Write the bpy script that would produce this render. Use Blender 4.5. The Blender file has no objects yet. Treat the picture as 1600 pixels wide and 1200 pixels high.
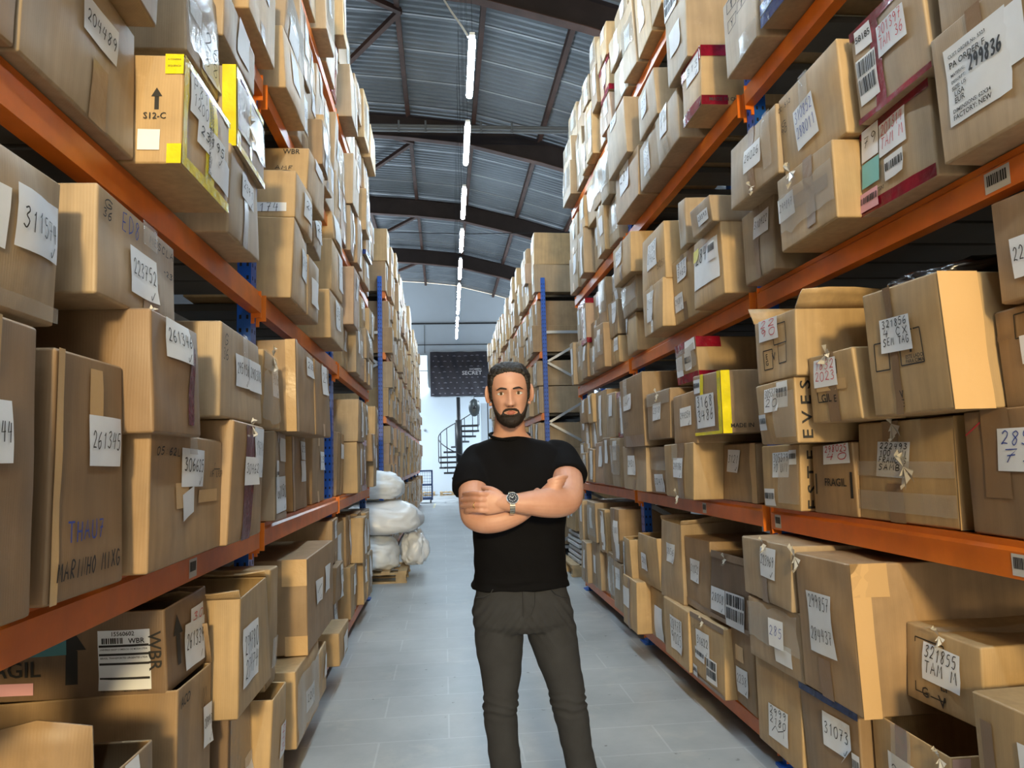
import bpy, bmesh, math, random
import numpy as np
from mathutils import Vector, Matrix, noise
PI = math.pi
SC = bpy.context.scene
COL = SC.collection

# ------------------------------------------------------------------ camera, world, exposure
F_PX = 1130.7
YAW, PITCH, ROLL = math.radians(5.4954), math.radians(5.8889), math.radians(-1.6021)
HC = 1.44
_fwd = Vector((math.sin(YAW)*math.cos(PITCH), math.cos(YAW)*math.cos(PITCH), math.sin(PITCH)))
_r0 = Vector((math.cos(YAW), -math.sin(YAW), 0)); _u0 = _r0.cross(_fwd)
_r = _r0*math.cos(ROLL) + _u0*math.sin(ROLL); _u = -_r0*math.sin(ROLL) + _u0*math.cos(ROLL)
cam = bpy.data.cameras.new('camera'); camo = bpy.data.objects.new('camera', cam); COL.objects.link(camo)
cam.sensor_width = 36; cam.lens = F_PX/1600*36; cam.clip_end = 200; cam.clip_start = .05
M3 = Matrix((_r, _u, -_fwd)).transposed()
camo.matrix_world = Matrix.Translation((0, 0, HC)) @ M3.to_4x4()
SC.camera = camo

W = bpy.data.worlds.new('world'); SC.world = W; W.use_nodes = True
W.node_tree.nodes['Background'].inputs[0].default_value = (1.0, .92, .76, 1)
W.node_tree.nodes['Background'].inputs[1].default_value = 2.2
TUBE_E = 92.0
def fill_light(x, y, z, e, sx=.12, sy=1.4):      # added lights standing for unseen lamps behind the racks, brightening roof and back wall
    l = bpy.data.lights.new('fill_light', 'AREA'); l.shape = 'RECTANGLE'; l.size = sx; l.size_y = sy; l.energy = e; l.color = (.82, .92, 1.0)
    o = bpy.data.objects.new('fill_light', l); COL.objects.link(o); o.location = (x, y, z); return o
_l = bpy.data.lights.new('rear_warm_light', 'AREA'); _l.shape = 'DISK'; _l.size = .7; _l.energy = 430; _l.color = (1.0, .76, .38)      # assumed warm light behind the photographer, unseen, added for golden box sides
_o = bpy.data.objects.new('rear_warm_light', _l); COL.objects.link(_o); _o.location = (.1, -6.5, 3.4); _o.rotation_euler = (math.radians(82), 0, 0)
for _y in (9, 15, 21):
    for _x in (-4.3, 5.0): fill_light(_x, _y, 5.4, 30).rotation_euler.x = math.pi
for _y in (26.0, 29.3):
    for _x in (-4.0, 5.2): fill_light(_x, _y, 5.6, 260); fill_light(_x, _y, 5.7, 60).rotation_euler.x = math.pi
SC.view_settings.view_transform = 'Standard'; SC.view_settings.look = 'None'
SC.view_settings.exposure = 0.75; SC.view_settings.gamma = 1; SC.view_settings.use_curve_mapping = False

def ray(px, py):
    """direction through a point of the 1600x1200 frame, scaled to one metre of depth down the aisle"""
    d = _r*((px-800)/F_PX) - _u*((py-600)/F_PX) + _fwd
    return d/d.y
def at(px, py, Y):
    d = ray(px, py); return Vector((d.x*Y, Y, HC+d.z*Y))

# ------------------------------------------------------------------ materials
MATS = {}
def mat(name, color, rough=.6, metal=0, emit=None, estr=0, var=0, noise_amt=0, nscale=6, bump=0, bscale=40,
        flutes=0, spec=.5, alpha=1, trans=0, coat=0):
    if name in MATS: return MATS[name]
    m = bpy.data.materials.new(name); m.use_nodes = True; MATS[name] = m
    nt = m.node_tree; N = nt.nodes; L = nt.links; b = N['Principled BSDF']
    b.inputs['Base Color'].default_value = (*color, 1); b.inputs['Roughness'].default_value = rough
    b.inputs['Metallic'].default_value = metal; b.inputs['Specular IOR Level'].default_value = spec
    if coat: b.inputs['Coat Weight'].default_value = coat; b.inputs['Coat Roughness'].default_value = .25
    if alpha < 1: b.inputs['Alpha'].default_value = alpha
    if trans: b.inputs['Transmission Weight'].default_value = trans
    if emit: b.inputs['Emission Color'].default_value = (*emit, 1); b.inputs['Emission Strength'].default_value = estr
    tc = N.new('ShaderNodeTexCoord'); src = None
    if noise_amt or var:
        cur = N.new('ShaderNodeRGB'); cur.outputs[0].default_value = (*color, 1); out = cur.outputs[0]
        if noise_amt:
            n = N.new('ShaderNodeTexNoise'); n.inputs['Scale'].default_value = nscale; n.inputs['Detail'].default_value = 6
            L.new(tc.outputs['Object'], n.inputs['Vector'])
            mr = N.new('ShaderNodeMapRange'); L.new(n.outputs[0], mr.inputs[0])
            mr.inputs[1].default_value = .3; mr.inputs[2].default_value = .7
            mr.inputs[3].default_value = 1-noise_amt; mr.inputs[4].default_value = 1+noise_amt*.6
            mx = N.new('ShaderNodeVectorMath'); mx.operation = 'SCALE'
            L.new(out, mx.inputs[0]); L.new(mr.outputs[0], mx.inputs['Scale']); out = mx.outputs[0]
        if flutes:
            mp = N.new('ShaderNodeMapping'); mp.inputs['Scale'].default_value = (38, 38, 2.2); L.new(tc.outputs['Object'], mp.inputs[0])
            n = N.new('ShaderNodeTexNoise'); n.inputs['Scale'].default_value = 1; n.inputs['Detail'].default_value = 3; L.new(mp.outputs[0], n.inputs['Vector'])
            mr = N.new('ShaderNodeMapRange'); L.new(n.outputs[0], mr.inputs[0]); mr.inputs[1].default_value = .3; mr.inputs[2].default_value = .7; mr.inputs[3].default_value = .89; mr.inputs[4].default_value = 1.08
            mx = N.new('ShaderNodeVectorMath'); mx.operation = 'SCALE'; L.new(out, mx.inputs[0]); L.new(mr.outputs[0], mx.inputs['Scale']); out = mx.outputs[0]
            n = N.new('ShaderNodeTexNoise'); n.inputs['Scale'].default_value = 9; n.inputs['Detail'].default_value = 9; n.inputs['Roughness'].default_value = .75; L.new(tc.outputs['Object'], n.inputs['Vector'])
            r2 = N.new('ShaderNodeMapRange'); L.new(n.outputs[0], r2.inputs[0]); r2.inputs[1].default_value = .60; r2.inputs[2].default_value = .72; r2.inputs[4].default_value = .45
            m2 = N.new('ShaderNodeMix'); m2.data_type = 'RGBA'; L.new(r2.outputs[0], m2.inputs[0]); L.new(out, m2.inputs[6]); m2.inputs[7].default_value = (color[0]*1.25, color[1]*1.28, color[2]*1.5, 1); out = m2.outputs[2]
        if flutes:     # pale scuffed edges
            bv = N.new('ShaderNodeBevel'); bv.samples = 4; bv.inputs['Radius'].default_value = .007
            ge = N.new('ShaderNodeNewGeometry'); dt = N.new('ShaderNodeVectorMath'); dt.operation = 'DOT_PRODUCT'
            L.new(bv.outputs[0], dt.inputs[0]); L.new(ge.outputs['Normal'], dt.inputs[1])
            nz = N.new('ShaderNodeTexNoise'); nz.inputs['Scale'].default_value = 25; nz.inputs['Detail'].default_value = 4; L.new(tc.outputs['Object'], nz.inputs['Vector'])
            r4 = N.new('ShaderNodeMapRange'); L.new(dt.outputs['Value'], r4.inputs[0]); r4.inputs[1].default_value = .985; r4.inputs[2].default_value = .90; r4.inputs[3].default_value = 0; r4.inputs[4].default_value = 1
            mlt = N.new('ShaderNodeMath'); mlt.operation = 'MULTIPLY'; L.new(r4.outputs[0], mlt.inputs[0]); L.new(nz.outputs[0], mlt.inputs[1])
            m5 = N.new('ShaderNodeMix'); m5.data_type = 'RGBA'; L.new(mlt.outputs[0], m5.inputs[0]); L.new(out, m5.inputs[6]); m5.inputs[7].default_value = (.72, .56, .34, 1); out = m5.outputs[2]
        if var:
            oi = N.new('ShaderNodeObjectInfo'); mr = N.new('ShaderNodeMapRange'); L.new(oi.outputs['Random'], mr.inputs[0])
            mr.inputs[3].default_value = 1-var; mr.inputs[4].default_value = 1+var
            mx = N.new('ShaderNodeVectorMath'); mx.operation = 'SCALE'
            L.new(out, mx.inputs[0]); L.new(mr.outputs[0], mx.inputs['Scale']); out = mx.outputs[0]
        L.new(out, b.inputs['Base Color'])
    if bump or flutes:
        h = None
        if bump:
            n = N.new('ShaderNodeTexNoise'); n.inputs['Scale'].default_value = bscale; n.inputs['Detail'].default_value = 4
            L.new(tc.outputs['Object'], n.inputs['Vector']); h = n.outputs[0]
        if flutes:
            sp = N.new('ShaderNodeSeparateXYZ'); L.new(tc.outputs['Object'], sp.inputs[0])
            ad = N.new('ShaderNodeMath'); ad.operation = 'ADD'; L.new(sp.outputs[0], ad.inputs[0]); L.new(sp.outputs[1], ad.inputs[1])
            mu = N.new('ShaderNodeMath'); mu.operation = 'MULTIPLY'; mu.inputs[1].default_value = 2*PI/.007; L.new(ad.outputs[0], mu.inputs[0])
            si = N.new('ShaderNodeMath'); si.operation = 'SINE'; L.new(mu.outputs[0], si.inputs[0])
            ml = N.new('ShaderNodeMath'); ml.operation = 'MULTIPLY_ADD'; L.new(si.outputs[0], ml.inputs[0]); ml.inputs[1].default_value = flutes
            if h: L.new(h, ml.inputs[2])
            h = ml.outputs[0]
        bp = N.new('ShaderNodeBump'); bp.inputs['Strength'].default_value = bump or .2; bp.inputs['Distance'].default_value = .004
        L.new(h, bp.inputs['Height']); L.new(bp.outputs[0], b.inputs['Normal'])
    return m

KR = [mat('kraft_tan', (.455, .305, .150), .52, var=.12, noise_amt=.14, nscale=7, bump=.25, bscale=14, flutes=.05),
      mat('kraft_brown', (.335, .215, .112), .52, var=.12, noise_amt=.16, nscale=8, bump=.25, bscale=14, flutes=.05),
      mat('kraft_grey', (.385, .280, .172), .5, var=.1, noise_amt=.14, nscale=6, bump=.25, bscale=14, flutes=.05),
      mat('kraft_dark', (.20, .125, .070), .5, var=.1, noise_amt=.14, nscale=6, bump=.25, bscale=14, flutes=.05),
      mat('kraft_pink', (.40, .270, .180), .5, var=.08, noise_amt=.14, nscale=6, bump=.25, bscale=14, flutes=.05),
      mat('kraft_shadow', (.265, .165, .088), .5, var=.08, noise_amt=.14, nscale=6, bump=.25, bscale=14, flutes=.05)]  # last one: darker kraft for the nearest boxes, their shade put into the colour
PAPER = mat('white_paper', (.78, .80, .83), .55, var=.06, noise_amt=.05, nscale=12, bump=.15, bscale=25)
PTEAL = mat('teal_paper', (.22, .55, .53), .6); PPINK = mat('pink_paper', (.80, .42, .48), .6)
PYEL = mat('yellow_paper', (.75, .66, .08), .5)
INK = mat('black_ink', (.015, .015, .018), .6); INKB = mat('blue_ink', (.03, .06, .30), .6); INKR = mat('red_ink', (.55, .03, .05), .6)
PRINT = mat('black_print', (.02, .018, .016), .65)
TAPES = {'brown': mat('brown_tape', (.25, .155, .085), .28, var=.15, noise_amt=.1, bump=.4, bscale=30),
         'tan': mat('tan_tape', (.56, .36, .17), .3, var=.1, bump=.4, bscale=30),
         'clear': mat('clear_tape', (.58, .52, .44), .12, alpha=.42, bump=.9, bscale=28, coat=.5),
         'red': mat('red_tape', (.24, .006, .022), .2, noise_amt=.5, nscale=14, bump=.9, bscale=30),
         'yellow': mat('yellow_tape', (.80, .68, .02), .22, noise_amt=.15, nscale=14, bump=.8, bscale=30),
         'blue': mat('navy_tape', (.012, .03, .16), .22, noise_amt=.4, nscale=20, bump=.8, bscale=30),
         'purple': mat('maroon_tape', (.13, .035, .05), .25, noise_amt=.5, nscale=40, bump=.6, bscale=30)}
ORANGE = mat('orange_enamel', (.66, .150, .010), .36, noise_amt=.16, nscale=9, bump=.1)
BLUE = mat('blue_enamel', (.010, .095, .46), .32, noise_amt=.12, nscale=9)
GALV = mat('galvanised_steel', (.45, .47, .50), .42, metal=.6, noise_amt=.15)
DECK = mat('deck_steel', (.10, .10, .10), .6, metal=.1, noise_amt=.15)
DARKM = mat('dark_steel', (.02, .022, .026), .45)
HOLE = mat('hole_black', (.005, .006, .01), .8)
RAFT = mat('rusty_primer', (.085, .040, .028), .6, noise_amt=.4, nscale=3)
RAFTD = mat('dark_primer', (.028, .020, .022), .6, noise_amt=.3, nscale=3)

# ------------------------------------------------------------------ mesh helpers
def link(name, bm, m, parent=None, smooth=False, mods=None):
    me = bpy.data.meshes.new(name); bm.to_mesh(me); bm.free()
    for mm in (m if isinstance(m, (list, tuple)) else [m]): me.materials.append(mm)
    if smooth: me.polygons.foreach_set('use_smooth', [True]*len(me.polygons))
    o = bpy.data.objects.new(name, me); COL.objects.link(o)
    if parent: o.parent = parent
    return o
def tag(o, label=None, cat=None, group=None, kind=None):
    if label: o['label'] = label
    if cat: o['category'] = cat
    if group: o['group'] = group
    if kind: o['kind'] = kind
    return o
def thing(name, loc, label, cat, group=None, rz=0):
    o = bpy.data.objects.new(name, None); COL.objects.link(o); o.location = loc; o.rotation_euler.z = rz
    o.empty_display_size = .1
    return tag(o, label, cat, group)
def box(bm, a, b, mi=0):
    v = [bm.verts.new((x, y, z)) for x in (a[0], b[0]) for y in (a[1], b[1]) for z in (a[2], b[2])]
    for f in ((0,1,3,2),(4,6,7,5),(0,4,5,1),(2,3,7,6),(0,2,6,4),(1,5,7,3)):
        q = bm.faces.new([v[i] for i in f]); q.material_index = mi
    return v
def bar(bm, p, q, w, h, up=(0, 0, 1), mi=0):
    """a bar of section w x h from p to q"""
    p, q = Vector(p), Vector(q); d = (q-p).normalized(); up = Vector(up)
    s = d.cross(up); s = s.normalized() if s.length > 1e-4 else Vector((1, 0, 0)); t = s.cross(d)
    v = [bm.verts.new(c + s*(a*w/2) + t*(b*h/2)) for c in (p, q) for a, b in ((-1,-1),(1,-1),(1,1),(-1,1))]
    for f in ((3,2,1,0),(4,5,6,7),(0,1,5,4),(1,2,6,5),(2,3,7,6),(3,0,4,7)):
        g = bm.faces.new([v[i] for i in f]); g.material_index = mi
def tube(bm, pts, rad, n=8, caps=True, flat=1.0):
    """a tube through pts; rad a number or one per point"""
    pts = [Vector(p) for p in pts]; R = rad if isinstance(rad, (list, tuple)) else [rad]*len(pts); rings = []
    prev = None
    for i, p in enumerate(pts):
        d = (pts[min(i+1, len(pts)-1)] - pts[max(i-1, 0)]).normalized()
        if prev is None:
            s = d.cross(Vector((0, 0, 1)))
            if s.length < 1e-3: s = d.cross(Vector((0, 1, 0)))
        else: s = prev - d*prev.dot(d)
        s.normalize(); prev = s; t = d.cross(s)
        rings.append([bm.verts.new(p + s*(math.cos(2*PI*k/n)*R[i]) + t*(math.sin(2*PI*k/n)*R[i]*flat)) for k in range(n)])
    for a, b in zip(rings, rings[1:]):
        for k in range(n): bm.faces.new((a[k], a[(k+1) % n], b[(k+1) % n], b[k]))
    if caps: bm.faces.new(rings[0][::-1]); bm.faces.new(rings[-1])
def catmull(P, n=5):
    P = [Vector(p) for p in P]
    if len(P) < 3: return P
    Q = [P[0]*2-P[1]] + P + [P[-1]*2-P[-2]]; out = []
    for i in range(1, len(Q)-2):
        for k in range(n):
            t = k/n; a, b, c, d = Q[i-1:i+3]
            out.append(.5*((2*b) + (c-a)*t + (2*a-5*b+4*c-d)*t*t + (3*b-a-3*c+d)*t**3))
    out.append(P[-1]); return out

# ------------------------------------------------------------------ handwriting strokes and printed letters
G = {'0': ['.5,1 .15,.8 .1,.4 .35,0 .75,.1 .9,.5 .8,.9 .5,1'], '1': ['.3,.75 .6,1 .6,0'], '2': ['.15,.75 .4,1 .8,.85 .7,.5 .15,.05 .4,.08 .9,.02'],
     '3': ['.15,.9 .6,1 .8,.8 .4,.55 .85,.35 .6,.02 .1,.1'], '4': ['.35,1 .12,.45 .85,.5', '.75,.95 .65,0'], '5': ['.85,1 .3,.97 .25,.6 .7,.6 .85,.3 .55,0 .12,.08'],
     '6': ['.75,1 .3,.7 .12,.3 .4,0 .8,.2 .7,.5 .25,.4'], '7': ['.12,.95 .85,.97 .55,.5 .4,0', '.3,.5 .8,.55'], '8': ['.8,.85 .5,1 .2,.8 .75,.35 .5,0 .2,.25 .75,.75 .8,.85'],
     '9': ['.8,.75 .45,1 .15,.75 .45,.5 .8,.75 .75,.3 .6,0'], 'A': ['.05,0 .45,1 .9,0', '.2,.4 .75,.4'], 'B': ['.15,0 .15,1 .7,.9 .6,.55 .15,.5 .8,.4 .7,.05 .15,0'],
     'C': ['.85,.85 .4,1 .1,.5 .4,0 .85,.15'], 'D': ['.15,0 .15,1 .8,.75 .8,.25 .15,0'], 'E': ['.8,1 .15,1 .15,0 .8,0', '.15,.5 .65,.5'], 'F': ['.8,1 .15,1 .15,0', '.15,.5 .65,.5'],
     'G': ['.85,.85 .4,1 .1,.5 .4,0 .85,.2 .85,.45 .5,.45'], 'H': ['.15,0 .15,1', '.85,0 .85,1', '.15,.5 .85,.5'], 'I': ['.5,0 .5,1'], 'L': ['.2,1 .2,0 .85,0'],
     'M': ['.05,0 .2,1 .5,.4 .8,1 .95,0'], 'N': ['.15,0 .15,1 .85,0 .85,1'], 'O': ['.5,1 .1,.5 .5,0 .9,.5 .5,1'], 'P': ['.15,0 .15,1 .8,.9 .7,.5 .15,.5'],
     'R': ['.15,0 .15,1 .8,.85 .6,.55 .15,.5 .85,0'], 'S': ['.85,.9 .4,1 .2,.7 .8,.35 .5,0 .1,.1'], 'T': ['.05,1 .95,1', '.5,1 .5,0'], 'U': ['.15,1 .15,.2 .5,0 .85,.2 .85,1'],
     'V': ['.05,1 .5,0 .95,1'], 'W': ['.05,1 .25,0 .5,.6 .75,0 .95,1'], 'X': ['.1,0 .9,1', '.1,1 .9,0'], 'Z': ['.1,1 .9,1 .1,0 .9,0'], '-': ['.15,.5 .85,.5'], '/': ['.1,0 .9,1'],
     ':': ['.5,.7 .5,.78', '.5,.2 .5,.28'], 'v': ['.1,.5 .35,.1 .9,1'], '~': ['0,.4 .2,.7 .4,.3 .6,.65 .8,.3 1,.5'], '.': ['.4,0 .5,.06']}
SHARP = set('AEFHILMNTVWXZ147/')
def strokes(text, w, h, rnd):
    """polylines of a handwritten line filling w x h around 0,0"""
    out = []; n = len(text); cw = w/max(n, 1); ch = min(h, cw*2.1)
    for i, c in enumerate(text):
        dy = rnd.uniform(-.06, .06)*ch; sl = .12
        for s in G.get(c, []):
            P = [tuple(map(float, q.split(','))) for q in s.split()]
            P = [Vector((x + rnd.uniform(-.03, .03), y + rnd.uniform(-.03, .03), 0)) for x, y in P]
            if c not in SHARP: P = catmull(P, 3)
            out.append([((i + .1 + .8*(p.x + sl*p.y))*cw - w/2, (p.y-.5)*ch + dy) for p in P])
    return out
_tc = {}
def print_mesh(text):
    """flat triangles of printed lettering, height 1, centred"""
    if text in _tc: return _tc[text]
    cu = bpy.data.curves.new('lettering', 'FONT'); cu.body = text; cu.size = 1; cu.offset = .012; cu.resolution_u = 2
    o = bpy.data.objects.new('lettering', cu); COL.objects.link(o)
    dg = bpy.context.evaluated_depsgraph_get(); dg.update(); me = o.evaluated_get(dg).to_mesh()
    V = [(v.co.x, v.co.y) for v in me.vertices]; Fc = [tuple(p.vertices) for p in me.polygons]
    bpy.data.objects.remove(o); bpy.data.curves.remove(cu)
    xs = [v[0] for v in V]; ys = [v[1] for v in V]; cx = (min(xs)+max(xs))/2; cy = (min(ys)+max(ys))/2; hh = max(max(ys)-min(ys), .5)
    r = ([((x-cx)/hh, (y-cy)/hh) for x, y in V], Fc, (max(xs)-min(xs))/hh); _tc[text] = r; return r
def outline_tri(bm, put, V, Fc):
    vs = [bm.verts.new(put(x, y)) for x, y in V]
    for f in Fc:
        try: bm.faces.new([vs[i] for i in f])
        except ValueError: pass
def ribbon(bm, put, P, wd):
    n = len(P)
    if n < 2: return
    L = []
    for i in range(n):
        a = P[max(i-1, 0)]; b = P[min(i+1, n-1)]; dx, dy = b[0]-a[0], b[1]-a[1]; l = math.hypot(dx, dy) or 1
        L.append((bm.verts.new(put(P[i][0]-dy/l*wd/2, P[i][1]+dx/l*wd/2)), bm.verts.new(put(P[i][0]+dy/l*wd/2, P[i][1]-dx/l*wd/2))))
    for (a, b), (c, d) in zip(L, L[1:]): bm.faces.new((a, b, d, c))
# ------------------------------------------------------------------ cardboard boxes
XF = {'L': .80, 'R': 1.50}
LVL = [.175, 1.19, 2.22, 3.235, 4.25]            # tops of the beams
UPY = [1.0, 3.31, 5.64, 7.96]                      # uprights of the two near racks
CROPS = {'A': (0, 0, 2.857), 'B': (0, 400, 2.857), 'C': (0, 780, 2.857), 'D': (380, 0, 4), 'E': (380, 280, 4), 'F': (380, 520, 4), 'G': (300, 780, 2.858),
         'H': (1180, 0, 2.857), 'I': (1180, 400, 2.857), 'J': (1180, 780, 2.857), 'K': (860, 0, 3.529), 'L': (860, 280, 3.529), 'M': (860, 560, 4), 'N': (860, 780, 2.858),
         'P': (1140, 200, 3.333), 'Q': (860, 0, 3.333), 'O': (0, 0, 1)}

def o_head(s):
    T = LVL if s.y0 < 9 else [.175, 1.17, 2.10, 3.02, 3.92]
    return max(.04, min([z-.12 for z in T if z-.10 > s.z1]+[99])-s.z1-.02)
class Carton:
    def __init__(s, side, X, y0, y1, z0, z1, seed=0, **o):
        s.side = side; s.g = 1 if side == 'L' else -1
        s.X, s.y0, s.y1, s.z0, s.z1, s.seed, s.o = X, y0, y1, z0, z1, seed, o
        s.D = o.get('D', .62)
    def fix(s):
        s.L = s.y1-s.y0; s.H = s.z1-s.z0; s.rnd = random.Random(s.seed*7+3)
        k = s.o.get('wear', 1.25); R = s.rnd
        a = .008*k
        s.off = {(i, j, l): Vector((R.uniform(-a, a), R.uniform(-a, a), R.uniform(-a, a) if l else 0)) for i in (0, 1) for j in (0, 1) for l in (0, 1)}
        s.bul = {'front': R.uniform(-.002, .009)*k, 'near': R.uniform(-.004, .007)*k, 'top': R.uniform(-.012, .002)*k, 'far': 0, 'back': 0, 'base': 0}
        s.skew = o_skew = s.o.get('skew', R.uniform(-.02, .02)*k)   # lean of the top along the aisle
    def frame(s, k):
        g, D, L = s.g, s.D, s.L
        return {'front': (Vector((g*D/2, 0, 0)), Vector((0, g, 0)), Vector((0, 0, 1)), Vector((g, 0, 0)), L, s.H),
                'near': (Vector((0, -L/2, 0)), Vector((1, 0, 0)), Vector((0, 0, 1)), Vector((0, -1, 0)), D, s.H),
                'top': (Vector((g*D/2, 0, s.H)), Vector((0, g, 0)), Vector((-g, 0, 0)), Vector((0, 0, 1)), L, D)}[k]
    def disp(s, k, u, v, w, h):
        win = max(0, math.cos(PI*u/w))*max(0, math.sin(PI*v/h))
        n = noise.noise(Vector((u*6+s.seed, v*6+s.seed*.37, {'front': 0, 'near': 5, 'top': 9}.get(k, 3))))
        return s.bul[k]*win + .010*n*min(1, win*3)*s.o.get('wear', 1.0)
    def warp(s, p):
        a = p.x/s.D+.5; b = p.y/s.L+.5; c = p.z/s.H; d = Vector((0, 0, 0))
        for (i, j, l), o in s.off.items(): d += o*((a if i else 1-a)*(b if j else 1-b)*(c if l else 1-c))
        d.y += s.skew*c*s.H
        d.x += s.o.get('lean', 0)*c*s.H*s.g
        return p+d
    def pt(s, k, u, v, off):
        """u across (-w/2..w/2), v up the face, off outward"""
        o, r, up, n, w, h = s.frame(k)
        cl = max(-w/2, min(w/2, u)); cv = max(0, min(h, v))
        return s.warp(o + r*cl + up*cv + n*(s.disp(k, cl, cv, w, h))) + n*off + r*(u-cl) + up*(v-cv)
    def body(s, parent):
        bm = bmesh.new(); D, L, H = s.D, s.L, s.H; e = .007
        n = 9 if s.y0 < 4.5 else 6 if s.y0 < 8 else 3
        def par(w): return [0, e/w] + [e/w + (1-2*e/w)*i/n for i in range(1, n)] + [1-e/w, 1]
        A, B, C = par(D), par(L), par(H); na = len(A)-1; V = {}
        opened = s.o.get('open')
        def vert(i, j, k):
            if (i, j, k) in V: return V[i, j, k]
            p = Vector(((A[i]-.5)*D, (B[j]-.5)*L, C[k]*H)); d = Vector((0, 0, 0)); c = 0
            for q, idx, ax in ((i, 0, 0), (j, 1, 1), (k, 2, 2)):
                if q in (0, na): c += 1
            if c >= 2:
                r = .003
                for q, ax in ((i, 0), (j, 1), (k, 2)):
                    if q == 0: d[ax] += r
                    elif q == na: d[ax] -= r
            g = s.g
            if i == (na if g > 0 else 0): d.x += g*s.disp('front', p.y*g, p.z, L, H)
            if j == 0: d.y -= s.disp('near', p.x, p.z, D, H)
            if k == na: d.z += s.disp('top', p.y*g, D/2-g*p.x, L, D)
            V[i, j, k] = bm.verts.new(s.warp(p)+d); return V[i, j, k]
        R = range(na)
        for a in R:
            for b in R:
                bm.faces.new((vert(0, a, b), vert(0, a, b+1), vert(0, a+1, b+1), vert(0, a+1, b)))
                bm.faces.new((vert(na, a, b), vert(na, a+1, b), vert(na, a+1, b+1), vert(na, a, b+1)))
                bm.faces.new((vert(a, 0, b), vert(a+1, 0, b), vert(a+1, 0, b+1), vert(a, 0, b+1)))
                bm.faces.new((vert(a, na, b), vert(a, na, b+1), vert(a+1, na, b+1), vert(a+1, na, b)))
                bm.faces.new((vert(a, b, 0), vert(a, b+1, 0), vert(a+1, b+1, 0), vert(a+1, b, 0)))
                if not opened: bm.faces.new((vert(a, b, na), vert(a+1, b, na), vert(a+1, b+1, na), vert(a, b+1, na)))
        o = link('carton', bm, s.mat, parent, smooth=True)
        wn = o.modifiers.new('wn', 'WEIGHTED_NORMAL'); wn.weight = 100; wn.keep_sharp = False
        if opened:
            md = o.modifiers.new('thickness', 'SOLIDIFY'); md.thickness = .006; md.offset = -1
            s.flaps(parent, opened)
        return o
    def flaps(s, parent, kind):
        """four top flaps; kind lists how far each is folded open, degrees from closed: front, near, back, far"""
        D, L, H, g = s.D, s.L, s.H, s.g
        for (a, b, inn, ang) in (((g*D/2, -L/2), (g*D/2, L/2), (-g, 0), kind[0]), ((-D/2, -L/2), (D/2, -L/2), (0, 1), kind[1]),
                                 ((-g*D/2, -L/2), (-g*D/2, L/2), (g, 0), kind[2]), ((-D/2, L/2), (D/2, L/2), (0, -1), kind[3])):
            if ang is None or ang > 135: continue
            bm = bmesh.new(); ln = min(min(L, D)*.46, o_head(s)); r = math.radians(ang); inn = Vector((inn[0], inn[1], 0)); n = 6; rows = []
            for i in range(n+1):
                t = i/n; base = s.warp(Vector((a[0]+(b[0]-a[0])*t, a[1]+(b[1]-a[1])*t, H-.003)))
                row = []
                for j in range(4):
                    q = j/3; tr = .04*(t-.5)*-2*q
                    d = inn*math.cos(r)*ln*q + Vector((0, 0, 1))*math.sin(r)*ln*q
                    jag = s.rnd.uniform(-.006, .006) if j == 3 else 0
                    row.append(bm.verts.new(base + d + Vector((0, 0, jag - .015*q*q*s.rnd.uniform(0, 1.5)))))
                rows.append(row)
            for p, q in zip(rows, rows[1:]):
                for j in range(3): bm.faces.new((p[j], p[j+1], q[j+1], q[j]))
            o = link('flap', bm, s.mat, parent, smooth=True)
            md = o.modifiers.new('thickness', 'SOLIDIFY'); md.thickness = .005; md.offset = 0
    def patch(s, name, k, u0, u1, v0, v1, m, parent, off=.002, rot=0, n=6, ragged=0, ndiv=None, curl=0):
        bm = bmesh.new(); cu, cv = (u0+u1)/2, (v0+v1)/2; c, sn = math.cos(rot), math.sin(rot); gr = []
        nx = max(1, min(10, int(abs(u1-u0)/.05)+1)) if n else 1; ny = max(1, min(12, int(abs(v1-v0)/.05)+1))
        w, h = s.frame(k)[4:]
        for i in range(nx+1):
            row = []
            for j in range(ny+1):
                a = u0+(u1-u0)*i/nx-cu; b = v0+(v1-v0)*j/ny-cv
                if ragged and i in (0, nx): a += s.rnd.uniform(-ragged, ragged)
                if ragged and j in (0, ny): b += s.rnd.uniform(-ragged, ragged)
                o2 = off + (curl if (i == nx and j == 0) else 0)
                U = cu+a*c-b*sn; Vv = cv+a*sn+b*c
                if not curl: U = max(-w/2, min(w/2, U)); Vv = max(0, min(h, Vv))
                row.append(bm.verts.new(s.pt(k, U, Vv, o2)))
            gr.append(row)
        for p, q in zip(gr, gr[1:]):
            for j in range(ny): bm.faces.new((p[j], q[j], q[j+1], p[j+1]))
        return link(name, bm, m, parent, smooth=True)
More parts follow.
